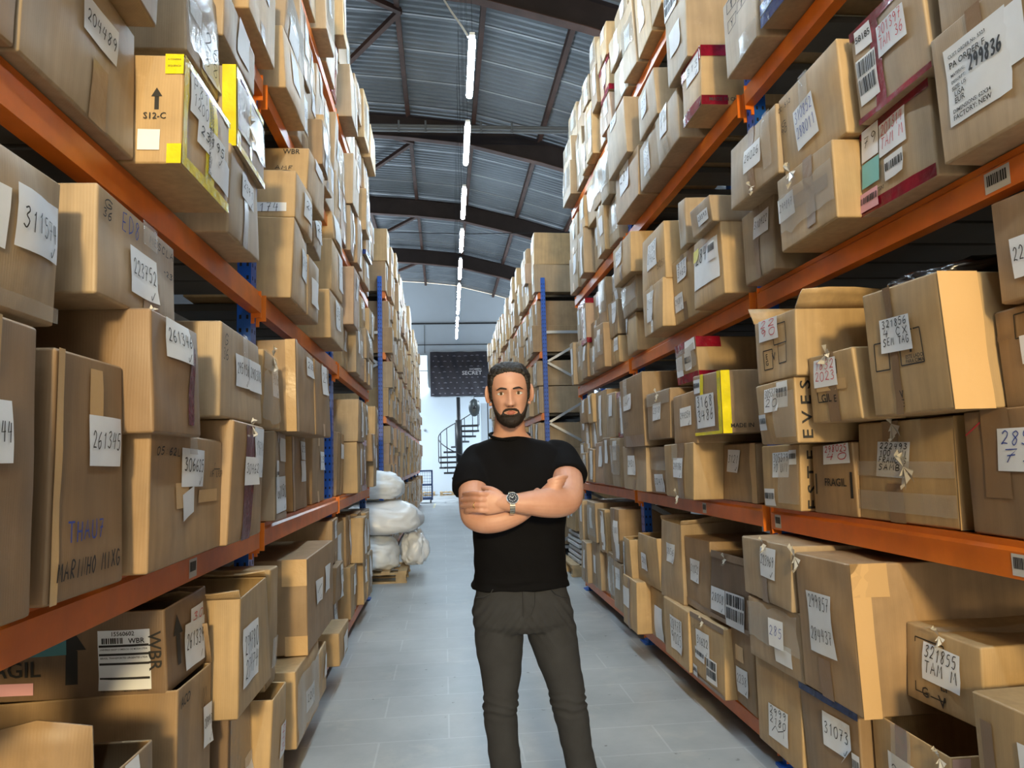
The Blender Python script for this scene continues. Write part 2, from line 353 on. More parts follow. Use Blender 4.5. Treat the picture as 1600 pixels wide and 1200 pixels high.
    def write(s, name, k, cu, cv, w, h, text, m, parent, off=.0036, rot=0, wd=None, style='hand', bar_=False):
        bm = bmesh.new(); c, sn = math.cos(rot), math.sin(rot)
        put = lambda x, y: s.pt(k, cu+x*c-y*sn, cv+x*sn+y*c, off)
        lines = text.split('|'); lh = h/len(lines)
        for li, t in enumerate(lines):
            yc = h/2-lh*(li+.5)
            if style == 'hand':
                for P in strokes(t, w, lh*.8, s.rnd): ribbon(bm, lambda x, y: put(x, y+yc), P, wd or max(.0028, min(.007, w*.022)))
            elif style == 'bars':
                x = -w/2
                while x < w/2:
                    b = s.rnd.choice((.0015, .003, .0045))*w/.06; box2 = [(x, yc-lh*.42), (x+b, yc-lh*.42), (x+b, yc+lh*.42), (x, yc+lh*.42)]
                    bm.faces.new([bm.verts.new(put(*q)) for q in box2]); x += b+s.rnd.choice((.0015, .003))*w/.06
            elif style == 'lines':
                for r_ in range(5):
                    y = yc+lh*(.4-.2*r_); ww = w*s.rnd.uniform(.5, 1)
                    bm.faces.new([bm.verts.new(put(*q)) for q in ((-w/2, y-lh*.035), (-w/2+ww, y-lh*.035), (-w/2+ww, y+lh*.035), (-w/2, y+lh*.035))])
            else:
                V, Fc, asp = print_mesh(t); sc = min(lh*.85, w/asp)
                sx = w/asp if style == 'fill' else sc
                outline_tri(bm, lambda x, y: put(x*sx, y*sc+yc), V, Fc)
        return link(name, bm, m, parent)
    def strip(s, col, k, u0, u1, v0, v1, parent, ragged=.0):
        """a piece of tape; fractions of the face, left to right and bottom to top"""
        w, h = s.frame(k)[4:]
        return s.patch('packing_tape', k, (u0-.5)*w, (u1-.5)*w, v0*h, v1*h, TAPES[col], parent, off=(.0026 if s.y0 < 6 else .004) if col != 'clear' else .0055, ragged=ragged)
    def arrow(s, k, cu, cv, h, parent, name='printed_arrow'):
        bm = bmesh.new(); w = h*.5
        P = [(-.2, -.5), (.2, -.5), (.2, .1), (.5, .1), (0, .5), (-.5, .1), (-.2, .1)]
        q = [bm.verts.new(s.pt(k, cu+x*w, cv+y*h, .0015)) for x, y in P]
        bm.faces.new((q[0], q[1], q[2], q[6])); bm.faces.new((q[3], q[4], q[5]))
        return link(name, bm, PRINT, parent)
    def frame_print(s, k, cu, cv, w, h, parent):
        bm = bmesh.new(); put = lambda x, y: s.pt(k, cu+x, cv+y, .0015)
        P = [(-w/2, -h/2), (w/2, -h/2), (w/2, h/2), (-w/2, h/2), (-w/2, -h/2)]
        for a, b in zip(P, P[1:]): ribbon(bm, put, [a, b], .004)
        return link('printed_frame', bm, PRINT, parent)
    def build(s):
        o = s.o; s.mat = KR[o.get('m', s.rnd.choice((0, 0, 1, 1, 1, 2, 2, 4)))]
        t = thing('cardboard_box', ((s.X+s.D/2)*(-1 if s.side == 'L' else 1), (s.y0+s.y1)/2, s.z0), o['label'], 'box', o.get('group', 'cardboard boxes on the racks'))
        t.rotation_euler.z = o.get('yaw', s.rnd.uniform(-.011, .011))
        s.body(t)
        w, h = s.L, s.H
        for tp in o.get('T', ()):
            if isinstance(tp, str):
                c = tp[1:]
                tw = .03/w
                if tp[0] == 'V': s.strip(c, 'front', .5-tw, .5+tw, 0, 1, t)
                elif tp[0] == 'S':
                    a = .09/h; s.strip(c, 'front', .5-tw, .5+tw, 0, a*s.rnd.uniform(.7, 1.3), t); s.strip(c, 'front', .5-tw, .5+tw, 1-a*s.rnd.uniform(.8, 1.5), 1, t)
                elif tp[0] == 'H': s.strip(c, 'front', 0, 1, .42, .42+.055/h, t); s.strip(c, 'near', 0, 1, .42, .42+.055/h, t)
                elif tp[0] == 'E':   
                    e = .045
                    if s.side == 'L': s.strip(c, 'front', 0, e/w, 0, 1, t); s.strip(c, 'near', 1-e/s.D, 1, 0, 1, t)
                    else: s.strip(c, 'front', 1-e/w, 1, 0, 1, t); s.strip(c, 'near', 0, e/s.D, 0, 1, t)
                elif tp[0] == 'B':     # taped along top and bottom edges and down the middle
                    e = .05
                    for f in ('front', 'near'):
                        ww = w if f == 'front' else s.D
                        s.strip(c, f, 0, 1, 1-e/h, 1, t); s.strip(c, f, 0, 1, 0, e/h, t)
                    s.strip(c, 'front', .5-tw, .5+tw, e/h, 1-e/h, t); s.strip(c, 'top', 0, 1, .0, .08, t)
                elif tp[0] == 'N':     # patches at the corners of the near face
                    xx = (1-.14/s.D, 1) if s.side == 'L' else (0, .14/s.D)
                    s.strip(c, 'near', *xx, 1-.06/h, 1, t); s.strip(c, 'near', *xx, 0, .05/h, t); s.strip(c, 'front', 0, 1, 1-.07/h, 1, t); s.strip(c, 'front', 0, 1, 0, .05/h, t)
                elif tp[0] == 'W':     # loose clear wrap over the front
                    s.strip('clear', 'front', .02, .98, s.rnd.uniform(.05, .4), s.rnd.uniform(.7, .98), t, ragged=.012)
            else: s.strip(*tp, t)
        cx, cy, sc = CROPS[o.get('crop', 'O')]
        for lb in o.get('Lb', ()):
            xa, xb, yt, yb, txt = lb[:5]; op = lb[5] if len(lb) > 5 else {}
            if op.get('frac'): u0, u1, v0, v1 = (xa-.5)*w, (xb-.5)*w, yb*h, yt*h
            else:
                sg = -1 if s.side == 'L' else 1
                def uv(x, y):
                    d = ray(cx+x/sc, cy+y/sc); Y = sg*s.X/d.x; return (Y-(s.y0+s.y1)/2)*s.g, HC+d.z*Y-s.z0
                (u0, v1), (_, v0), (u1, _) = uv(xa, yt), uv(xa, yb), uv(xb, yt)
            u0 = max(u0, -w/2+.005); u1 = min(u1, w/2-.004); v0 = max(v0, .005); v1 = min(v1, h-.004)
            if u1-u0 < .02 or v1-v0 < .02: continue
            rot = op.get('rot', s.rnd.uniform(-.03, .03)); pm = op.get('p', PAPER)
            L = s.patch('paper_label', 'front', u0, u1, v0, v1, pm, t, off=op.get('off', .004), rot=rot, curl=op.get('curl', s.rnd.choice((0, 0, .006))))
            if pm is not PAPER: L['label'] = 'coloured paper label'
            if txt:
                ik = op.get('ink', INK); st = op.get('st', 'hand'); tw_, th_ = (u1-u0)*.88, (v1-v0)*op.get('th', .42)
                if len(txt.split('|')) > 1: th_ = (v1-v0)*.8
                s.write('handwriting' if st == 'hand' else 'printing', 'front', (u0+u1)/2, v0+(v1-v0)*op.get('cy', .58), tw_, th_, txt, ik, L, off=op.get('off', .004)+.0016, rot=rot, style=st, wd=op.get('wd'))
                if txt.count('|') == 0 and s.y0 < 5 and op.get('tick', 1) and st == 'hand':
                    s.write('handwriting', 'front', u1-(u1-u0)*.2, v0+(v1-v0)*.14, .03, .03, 'v', ik, L, off=.0056, rot=rot)
        for w_ in o.get('Wr', ()):      # writing straight on the cardboard: face, u, v, w, h fractions and text
            f, fu, fv, fw, fh, txt = w_[:6]; op = w_[6] if len(w_) > 6 else {}
            ww, hh = s.frame(f)[4:]
            s.write('marker_writing' if op.get('st', 'hand') == 'hand' else 'printed_text', f, (fu-.5)*ww, fv*hh, fw*ww, fh*hh, txt, op.get('ink', INK), t, off=.0034, rot=op.get('rot', 0), style=op.get('st', 'hand'), wd=op.get('wd'))
        for a in o.get('Ar', ()):
            ww, hh = s.frame(a[0])[4:]; s.arrow(a[0], (a[1]-.5)*ww, a[2]*hh, a[3]*hh, t)
        for a in o.get('Fr', ()):
            ww, hh = s.frame(a[0])[4:]; s.frame_print(a[0], (a[1]-.5)*ww, a[2]*hh, a[3]*ww, a[4]*hh, t)
        return t

HAND = []
exec_rows = None
P_ = lambda txt, **k: k
def H_(id, crop, X, xn, xf, top, bot, label, lv, **o): HAND.append((id, crop, X, xn, xf, top, bot, label, lv, o))

# --- left rack, nearest bay, third level
H_('a1', 'A', 'r2', 90, 632, (632, 150), (632, 742), 'plain tan box with handwritten 204489 on a tilted white sheet, above the upper left beam', 2, m=2, side='L', D=.8,
   Lb=[(370, 530, -40, 130, '204489', dict(cy=.5, tick=0))], T=[('brown', 'front', .52, .68, .0, .42)])
H_('a0', 'A', 'r2', -900, 84, (84, -500), (84, 238), 'brown box with gold tape at the top left corner of the photo', 2, m=1, side='L', D=.8, T=['Vtan'], Y0=.9)
H_('au', 'A', .70, 470, 722, (722, -500), (722, 138), 'brown box sitting on top of the box marked 204489', 2, m=1, side='L', D=.7, Lb=[(560, 640, -330, -200, '20311')])
H_('a2', 'A', .655, 812, 1022, (812, 235), (815, 790), 'box printed S12-C with an up arrow and yellow tape on its edges', 2, m=0, side='L', D=.62, on=2,
   Lb=[(850, 925, 330, 500, 'P81|1200', {}), (880, 985, 520, 640, '23195', {}), (925, 1015, 640, 780, '', {})],
   T=[('yellow', 'front', 0, 1, .93, 1), ('yellow', 'front', .0, 1, 0, .10), ('yellow', 'front', .42, .62, .1, .93), ('yellow', 'near', .925, 1, .82, 1), ('yellow', 'near', .94, 1, 0, .18), ('yellow', 'front', 0, .08, 0, 1)],
   Wr=[('near', .885, .44, .125, .07, 'S12-C', dict(st='print', ink=PRINT))], Ar=[('near', .89, .60, .2)])
H_('a3', 'A', 'r2', 1024, 1156, (1030, 620), (1155, 1175), 'tape patched brown box low beside the left blue upright', 2, m=2, side='L', D=.6, T=['Vbrown'],
   Lb=[(1075, 1130, 770, 880, '2391')])
H_('a4', 'A', .69, 1036, 1180, (1036, 255), (1042, 640), 'box wrapped in yellow tape hanging out beside the left blue upright', 2, m=2, side='L', D=.6, T=['Eyellow', ('yellow', 'front', 0, 1, 0, .08), ('yellow', 'front', 0, 1, .92, 1), ('yellow', 'front', .4, .5, .1, .9), 'W'],
   Lb=[(1045, 1110, 330, 560, '30615'), (1115, 1165, 480, 640, '')])
H_('a5', 'A', .75, 825, 988, (830, -260), (838, 250), 'box with shiny barcode papers just above the yellow taped S12-C box', 2, m=2, side='L', D=.7, Lb=[(890, 980, 100, 300, '26|88', {}), (842, 888, -20, 60, '', dict(st='bars'))], T=['W', 'Vbrown'])
H_('a6', 'A', .73, 1000, 1150, (1000, -160), (1010, 170), 'box with a tall white paper, top of the pile beside the left blue upright', 2, m=2, side='L', D=.7, Lb=[(1070, 1120, 70, 230, '')])
# --- left rack, nearest bay, second level
H_('b0', 'B', 'r1', -700, 188, (180, 320), (165, 1606), 'tall brown box with a cut off 44 on its sheet at the left edge', 1, m=5, side='L', D=.8, Lb=[(-110, 66, 630, 930, '30544', dict(cy=.5, tick=0))], T=['Stan'], Y0=.95)
H_('b2', 'B', 'r1', 232, 606, (600, 515), (595, 1431), 'tall brown box with handwritten 261345 and THAUF scrawled below', 1, m=5, side='L', D=.8, Lb=[(395, 535, 717, 945, '261345', dict(cy=.52, tick=0))],
   T=[('tan', 'front', .45, .62, .62, .95), ('tan', 'front', .02, .10, 0, 1)], Wr=[('front', .42, .27, .5, .10, 'THAU7', dict(wd=.004, ink=INKB)), ('front', .5, .12, .85, .09, 'MARINHO MIXG', dict(wd=.004))])
H_('b1', 'B', .755, -500, 258, (240, -323), (252, 322), 'brown box with handwritten 311574 on a crumpled sheet near the left edge', 1, m=2, side='L', D=.7, Lb=[(42, 250, -318, -40, '311574', dict(cy=.5)), (-200, 20, -420, -120, '')],
   T=[('clear', 'front', .0, 1, .02, .12)], Y0=.98, wear=1.8)
H_('b3', 'B', .735, 420, 784, (420, -343), (418, 350), 'box with handwritten 223752 and MESCLA written at its top', 1, m=2, side='L', D=.6, Lb=[(568, 692, -60, 155, '223752')],
   T=[('brown', 'front', .52, .72, 0, .42), ('clear', 'front', .5, .7, .75, 1)], Wr=[('front', .78, .86, .38, .1, 'MESCLA', dict(wd=.003)), ('front', .1, .82, .12, .2, 'G|36', dict(wd=.003)), ('front', .35, .82, .22, .22, 'ED8', dict(wd=.0035, ink=INKB)), ('front', .88, .62, .16, .08, '-23', dict(wd=.003))])
H_('b5', 'B', 'r1', 665, 1002, (665, 795), (650, 1431), 'box with handwritten 306625 and scraps of torn tape', 1, m=1, side='L', D=.62, Lb=[(815, 916, 868, 1040, '306625'), (822, 872, 1052, 1175, '', dict(rot=.25))],
   Wr=[('front', .2, .86, .3, .07, '05:62L', dict(wd=.0035)), ('front', .88, .72, .22, .14, 'L|NF L737', dict(wd=.0035))], T=[('tan', 'front', .3, .46, .42, .62), ('tan', 'front', .62, .9, .44, .55), ('clear', 'front', .45, .55, .85, 1)])
H_('b4', 'B', 't:b5', 622, 890, (790, 155), (850, 800), 'tall brown box ending 1346 behind the box marked 223752', 1, m=5, side='L', D=.6, Lb=[(740, 840, 285, 460, '261346')], T=[('purple', 'front', .68, .80, .1, .8)], wear=1.6)
H_('b7', 'B', 'r1', 1030, 1176, (1030, 725), (1030, 1301), 'box with a maroon tape stripe and two white sheets beside the left upright', 1, m=1, side='L', D=.6,
   T=[('purple', 'front', .35, .6, 0, .98)], Lb=[(1128, 1172, 755, 985, '19714'), (1083, 1138, 892, 1022, '30462', dict(off=.007))])
H_('b6', 'B', 't:b7', 975, 1166, (975, 280), (975, 718), 'box with handwritten 295158 and 290380 on two overlapping sheets', 1, m=2, side='L', D=.62,
   Lb=[(1045, 1112, 428, 575, '295158'), (1108, 1163, 460, 600, '290380', dict(off=.007))], Wr=[('front', .1, .75, .12, .3, 'G|36', dict(wd=.003))], T=[('clear', 'front', .5, .62, .6, 1)])
# --- left rack, second bay, second level
H_('c1', 'F', 't:d1', 118, 290, (118, 105), (115, 585), 'plastic wrapped box with handwritten 295157 past the left blue upright', 1, m=0, side='L', D=.5, Lb=[(178, 282, 212, 400, '295157')], T=['W', ('clear', 'front', 0, 1, .75, 1)], wear=1.8)
H_('c2', 'F', 't:d1', 330, 452, (330, 45), (330, 585), 'tall leaning box just past the plastic wrapped box 295157', 1, m=1, side='L', D=.5, Lb=[(402, 442, 145, 262, '285')], T=['Etan'], skew=-.06)
H_('c3', 'F', 't:d1', 443, 540, (450, 165), (445, 600), 'tall narrow box with a long white sheet under the left beam', 1, m=1, side='L', D=.5, Lb=[(490, 522, 205, 385, '29')], T=['Stan'])
H_('d1', 'F', 'r1', 158, 266, (158, 608), (160, 1190), 'patched box with handwritten 30386 covered in shipping papers', 1, m=2, side='L', D=.5, Lb=[(152, 208, 800, 1000, '30386', dict(off=.007)), (228, 265, 650, 800, ''), (192, 262, 900, 1130, '30150')], T=[('brown', 'front', 0, 1, 0, .07), ('brown', 'front', .2, 1, .88, 1)])
H_('d2', 'F', 'r1', 305, 392, (305, 585), (305, 1115), 'brown box with two stacked white papers, left rack second level', 1, m=1, side='L', D=.5, Lb=[(357, 388, 685, 800, '252'), (352, 385, 805, 935, '')], T=['Etan'])
H_('d3', 'F', 'r1', 433, 516, (433, 625), (433, 1075), 'brown box with a small white paper beside its pale clear tape', 1, m=1, side='L', D=.5, Lb=[(484, 510, 745, 860, '23')], T=['Stan'])
H_('d5', 'F', 'r1', 568, 630, (568, 610), (568, 1028), 'brown box with a high white label at the second left upright', 1, m=1, side='L', D=.5, Lb=[(604, 627, 690, 785, '')], T=['Vbrown'])
# --- left rack, bottom level, nearest bay
H_('e2', 'C', .745, 795, 996, (795, 870), (795, 1420), 'open box lettered ACO with a curling sheet reading 20447', 0, m=1, z0=.175, side='L', D=.55, open=(None, None, 80, 70), wear=2, Lb=[(928, 996, 930, 1110, '20447')], Wr=[('front', .2, .93, .28, .09, 'ACO', dict(st='print', ink=PRINT)), ('front', .75, .86, .2, .12, 'OO', {})])
H_('e1', 'C', 't:e2', 735, 932, (735, 500), (722, 885), 'box printed WBR and FRAGIL with a large barcode shipping label facing the camera', 0, m=3, side='L', D=.62, open=(150, None, None, None), wear=1.6,
   Lb=[(812, 895, 575, 770, '261339', dict(off=.006, ink=INK)), (838, 892, 500, 600, '30', dict(ink=INKR))], Ar=[('front', .25, .55, .6), ('near', .60, .5, .66)],
   Wr=[('near', .955, .52, .34, .17, 'WBR', dict(st='print', ink=PRINT, rot=-PI/2)), ('near', .33, .38, .46, .22, 'FRAGIL', dict(st='print', ink=PRINT)), ('front', .42, .6, .13, .1, 'F', dict(st='print', ink=PRINT))], wbr=True)
H_('e0', 'C', .72, 40, 690, (640, 960), (640, 1500), 'dented open box with torn flaps at the bottom left corner of the photo', 0, m=1, side='L', D=.62, open=(None, 96, None, None), wear=2, T=[('tan', 'near', .35, .45, 0, 1), ('tan', 'near', .62, .78, 0, .9)], Lb=[(545, 610, 1170, 1290, '')], z1=.79, z0=.175, Y0=1.6)
H_('e3', 'G', 't:f2', 158, 346, (160, 465), (150, 1045), 'open box with handwritten 279780 on a long vertical sheet', 0, m=0, side='L', D=.55, open=(165, 120, None, 40), wear=1.6, Lb=[(218, 292, 585, 850, '279780|27474', dict(cy=.5))])
H_('e4', 'G', 't:f3', 338, 432, (345, 310), (345, 850), 'closed tan box between 279780 and the tallest box with a flapping sheet', 0, m=0, side='L', D=.6, Lb=[(386, 428, 500, 625, '23949')], T=[('clear', 'front', .4, .9, .15, .4)])
H_('e5', 'G', 't:f4', 515, 630, (515, 262), (515, 765), 'large closed brown box with a dusty top on the bottom left shelf', 0, m=1, side='L', D=.6, Lb=[(553, 580, 367, 472, 'v'), (590, 612, 300, 420, '')], T=[('tan', 'near', .8, 1, .72, 1), ('tan', 'near', .82, 1, 0, .2)])
H_('e6', 'G', 't:f5', 640, 680, (640, 118), (640, 330), 'tan box behind the large dusty topped box, under the left beam', 0, m=0, side='L', D=.6, Lb=[(650, 668, 165, 310, '')])
H_('f2', 'G', .75, 150, 287, (150, 1055), (150, 1480), 'brown box in shiny wrap under the box marked 279780', 0, m=3, z0=.175, side='L', D=.5, T=['W'], Lb=[(232, 282, 1160, 1260, '')], z1=.62)
H_('f3', 'G', 'r0', 330, 466, (330, 925), (400, 1270), 'tan box with a pink lettered sheet at the aisle floor, left rack', 0, m=0, side='L', D=.55, Lb=[(389, 436, 1010, 1160, '28|41|33', dict(ink=INKR))], open=(175, None, None, None))
H_('f4', 'G', 'r0', 466, 566, (466, 765), (470, 1150), 'box with a plastic covered sheet under the large dusty topped box', 0, m=0, side='L', D=.5, Lb=[(510, 544, 860, 955, '2208')], T=['W'])
H_('f5', 'G', 'r0', 570, 604, (570, 690), (570, 985), 'narrow tan box before the last low box of the second left bay', 0, m=0, side='L', D=.5, Lb=[(594, 603, 700, 800, '')])
H_('f6', 'G', 'r0', 655, 695, (655, 592), (655, 865), 'low tan box sticking out at the aisle floor, left rack', 0, m=0, side='L', D=.5, Lb=[(668, 688, 610, 700, '')])
# --- left rack, second bay, third level and above
H_('n1', 'E', 'r2', 305, 410, (315, 240), (305, 738), 'tall tan box with a white paper just past the left blue upright', 2, m=0, side='L', D=.5, Lb=[(358, 402, 420, 600, '2415')])
H_('n0', 'E', 't:n1', 335, 433, (335, -60), (333, 238), 'tan box with a paper strip reading 5174 across its near side', 2, m=0, side='L', D=.5, Lb=[(380, 428, 80, 230, '20')], near5174=True)
H_('nm', 'D', 't:n0', 410, 502, (410, 765), (410, 990), 'box with an upper flap printed WBR, third of its stack', 2, m=0, side='L', D=.5, Lb=[(440, 480, 860, 1060, '')], Wr=[('near', .82, .91, .22, .13, 'WBR', dict(st='print', ink=PRINT)), ('near', .75, .5, .2, .2, 'AMF|C', dict(wd=.004))])
H_('n2', 'E', .76, 562, 612, (562, 150), (562, 372), 'tan box third high near the middle of the left rack', 2, m=0, side='L', D=.5, Lb=[(568, 598, 190, 370, '')])
H_('n3', 'E', .76, 557, 650, (557, 374), (555, 684), 'tan box with a long white sheet above another of its width', 2, m=0, side='L', D=.5, Lb=[(592, 620, 460, 680, '29')])
H_('n4', 'E', 'r2', 545, 626, (545, 690), (545, 990), 'tan box overhanging the beam under the long sheeted box', 2, m=0, side='L', D=.5, Lb=[(575, 605, 760, 920, '33')])
H_('n5', 'E', .74, 428, 492, (432, 160), (440, 430), 'box with wrinkled sheet between the taller left stacks', 2, m=2, side='L', D=.5, Lb=[(444, 480, 240, 360, '26')])
H_('n6', 'E', 'r2', 412, 470, (412, 480), (412, 850), 'box with a low white slip beside the tall tan box', 2, m=2, side='L', D=.5, Lb=[(425, 462, 620, 780, '')])
H_('o1', 'D', 'r3', 248, 378, (245, 130), (248, 520), 'tan box hanging over the high orange beam past the left blue upright', 3, m=0, side='L', D=.5, Lb=[(300, 342, 330, 520, '')])
H_('o0', 'D', 't:o1', 250, 388, (250, -190), (245, 125), 'box with glossy film over its sheet at the top of the left rack', 3, m=2, side='L', D=.5, Lb=[(288, 345, 80, 260, '')], T=['W'])

# --- right rack, nearest bay, third level
H_('g1', 'H', 'r2', 1750, 792, (790, 200), (820, 756), 'large box with a printed order sheet and handwritten 299836', 2, m=2, side='R', D=.8,
   Lb=[(845, 1135, 250, 600, '', dict(off=.003, rot=0)), (1100, 1195, 60, 330, '', dict(off=.003, rot=0))], T=[('brown', 'front', .24, .33, .72, 1)], order=True)
H_('g0', 'H', 't:g1', 1900, 785, (790, -400), (790, 190), 'plain box on top of the large box numbered 299836', 2, m=2, side='R', D=.8)
H_('g2', 'H', 'r2', 814, 462, (455, 600), (475, 978), 'red taped box with handwritten 201314 and a teal slip', 2, m=2, side='R', D=.7, T=[('red', 'front', 0, 1, .9, 1), ('red', 'front', 0, 1, 0, .13), ('red', 'front', .4, .55, .6, .9), ('red', 'top', 0, 1, 0, .1)],
   Lb=[(470, 550, 590, 745, '79', dict(tick=0)), (553, 685, 570, 720, '201314|TAM M', dict(ink=INKR, rot=0)), (485, 568, 745, 855, '', dict(p=PTEAL, off=.006, st='lines')), (478, 570, 880, 962, '=', dict(p=PPINK, off=.007, st='bars')), (590, 680, 715, 815, '=', dict(st='bars', off=.006))],
   Wr=[('front', .3, .2, .3, .05, 'WTIXI', dict(st='print', ink=PRINT))])
H_('g3', 'H', 't:g2', 800, 445, (445, 145), (462, 560), 'red taped box with handwritten 201397 above the box 201314', 2, m=2, side='R', D=.7, T=[('red', 'front', 0, 1, .9, 1), ('red', 'front', .27, .42, 0, .9), ('red', 'front', 0, 1, 0, .06), ('red', 'top', 0, 1, 0, .12)],
   Lb=[(452, 522, 155, 255, '58185', dict(st='print', tick=0)), (545, 683, 130, 275, '201397|TAM 36', dict(ink=INKR, off=.006)), (458, 540, 280, 490, '=|=', dict(st='bars'))])
H_('g4', 'H', 'r2', 366, 88, (345, 600), (362, 975), 'taped box with handwritten 299847 and a bright yellow near side', 2, m=0, side='R', D=.8, T=['Wclear', ('brown', 'front', .52, .68, .1, 1), ('brown', 'front', .3, .9, .45, .62)], Lb=[(95, 178, 905, 1010, '299847', dict(tick=0))])
H_('g5', 'H', 't:g4', 378, 97, (375, 150), (398, 592), 'box with handwritten 310852 over 288011 on one sheet', 2, m=0, side='R', D=.6, Lb=[(178, 270, 490, 685, '310852|288011', dict(ink=INKB, rot=.1)), ], T=[('clear', 'front', .4, .55, .62, 1)], Wr=[('front', .12, .86, .24, .06, '0C:512', dict(wd=.003)), ('front', .08, .62, .12, .16, 'G|90', dict(wd=.003))])
H_('g7', 'P', 'r2', 238, 58, (240, 330), (82, 828), 'box with handwritten 310422 low beside the right upright', 2, m=2, side='R', D=.6, Lb=[(128, 210, 475, 592, '310422', dict(tick=0))], T=['Vbrown'])
H_('g6', 'P', 't:g7', 252, 5, (5, 100), (25, 425), 'box with handwritten 26026 on a tilted sheet beside the right upright', 2, m=2, side='R', D=.55, Lb=[(78, 168, 125, 250, '26026', dict(tick=0))], T=['Vbrown', ('clear', 'front', .75, .9, .2, 1)])
# --- right rack, second bay, third level
H_('h1', 'L', 'r2', 985, 785, (970, 205), (1000, 605), 'box with a big irregular shipping sheet and a yellow sticker', 2, m=0, side='R', D=.55, Lb=[(792, 932, 420, 630, '28411', dict(cy=.8, tick=0)), (792, 822, 410, 475, '', dict(p=PYEL, off=.008)), (880, 918, 350, 465, '=', dict(st='bars', off=.008))])
H_('h4', 'L', 'r2', 800, 672, (780, 365), (800, 742), 'box with two white sheets beside the yellow stickered box', 2, m=0, side='R', D=.5, Lb=[(700, 758, 470, 575, '311|3462', {}), (686, 735, 650, 745, '29281', {})], T=['Sbrown'])
H_('h2', 'L', 't:h1', 915, 768, (905, 50), (915, 205), 'grey faced box with faint 28393 on the yellow stickered box', 2, m=2, side='R', D=.5, Lb=[(810, 870, 205, 270, '28393', dict(tick=0))])
H_('h3', 'L', 't:h4', 745, 702, (740, 88), (760, 350), 'leaning narrow box pressed against the grey faced box', 2, m=2, side='R', D=.5)
H_('h6', 'L', 'r2', 625, 512, (622, 540), (625, 812), 'open fronted tan box with a long sheet over the right middle beam', 2, m=0, side='R', D=.5, Lb=[(534, 570, 640, 800, '294')], T=['Sclear'])
H_('h5', 'L', 't:h6', 622, 502, (620, 212), (640, 535), 'tan box with a tall sheet and an open rear flap', 2, m=0, side='R', D=.5, Lb=[(536, 586, 365, 515, '3168|0462')], open=(175, 170, 110, 175), Wr=[('front', .85, .3, .3, .14, '3051', dict(wd=.003))])
H_('h10', 'L', 'r2', 482, 372, (480, 722), (480, 945), 'tan box with a tall sheet, lowest of its stack before the beam joint', 2, m=0, side='R', D=.5, Lb=[(398, 430, 790, 880, '282')])
H_('h9', 'L', 't:h10', 476, 357, (475, 520), (476, 715), 'greyish box with a small sheet between two tan boxes', 2, m=2, side='R', D=.5, Lb=[(388, 424, 625, 705, '230')], T=['W'])
H_('h8', 'L', 't:h9', 438, 341, (430, 288), (440, 510), 'tan box with a dark side crowning a stack of three', 2, m=0, side='R', D=.55, Lb=[(360, 392, 405, 495, '296')], T=['Sbrown'])
# --- right rack, nearest bay, second level
H_('i5', 'I', 'r1', 1500, 952, (950, 700), (990, 1172), 'brown box with a red stroke and blue handwritten 2853 at the right edge', 1, m=5, side='R', D=.7, Lb=[(1085, 1300, 780, 965, '2853|73', dict(ink=INKB))], T=[('brown', 'front', .18, .42, .3, 1)], redstroke=True)
H_('i4', 'I', 'r1', 885, 438, (880, 700), (905, 1168), 'large taped box with a torn sheet reading 222493', 1, m=0, side='R', D=.75, Lb=[(542, 688, 825, 980, '222493|100 UNI|FRANCIS|SAMBA', {}), (665, 685, 802, 822, '', dict(p=INKR, off=.006))], T=[('brown', 'front', .3, .48, .55, 1), ('brown', 'front', .36, .52, 0, .38), ('clear', 'front', 0, 1, .1, .3), ('clear', 'front', 0, 1, .45, .6), ('tan', 'near', 0, .2, 0, 1)])
H_('i1', 'I', 't:i4', 885, 498, (870, 35), (900, 682), 'big box with handwritten 321856 and an up arrow frame', 1, m=0, side='R', D=.75, Lb=[(558, 705, 295, 445, '321856|4 CX|SEM TAG', dict(off=.006))],
   Fr=[('front', .6, .5, .3, .26), ('front', .2, .47, .18, .22)], Ar=[('front', .6, .53, .14)], Wr=[('front', .64, .41, .24, .07, 'ESTE LADO|PARA CIMA', dict(st='print', ink=PRINT)), ('front', .41, .12, .08, .14, 'V|E', dict(st='print', ink=PRINT))], T=[('brown', 'front', .32, .42, 0, 1), ('tan', 'near', 0, .16, 0, 1)])
H_('i3', 'I', 't:i5', 1560, 1040, (1035, 250), (1085, 690), 'brown box with CASUAL pencilled on it at the right edge', 1, m=1, side='R', D=.6, Wr=[('front', .1, .72, .16, .07, 'CASUAL', dict(wd=.002, ink=TAPES['brown']))], Fr=[('front', .32, .8, .18, .24)], Lb=[(1190, 1300, 350, 480, '')])
H_('i2', 'I', 't:i3', 1600, 1062, (1040, -222), (1075, 222), 'brown box with 22 showing on a cut off sheet at the right edge', 1, m=1, side='R', D=.6, Lb=[(1140, 1300, -70, 110, '22390', dict(tick=0, off=.006))])
H_('i6', 'I', 'r1', 448, 252, (425, 742), (452, 1170), 'brown box printed FRAGIL with a red dotted white sheet', 1, m=1, side='R', D=.6, Lb=[(296, 402, 798, 925, '298025|40', dict(ink=INKR)), (376, 395, 895, 915, '', dict(p=INKR, off=.007))], Wr=[('front', .60, .46, .66, .13, 'FRAGIL', dict(st='print', ink=PRINT))])
H_('i7', 'I', 'r1', 195, 32, (180, 838), (192, 1140), 'box printed ESTE down its near side with handwritten 305379 70 UNI', 1, m=0, side='R', D=.55, Lb=[(75, 145, 875, 985, '305379|70 UNI'), (145, 178, 865, 930, '=', dict(st='bars', off=.007)), (45, 95, 1035, 1110, '=', dict(st='bars'))],
   T=[('clear', 'front', .5, 1, .1, .8)])
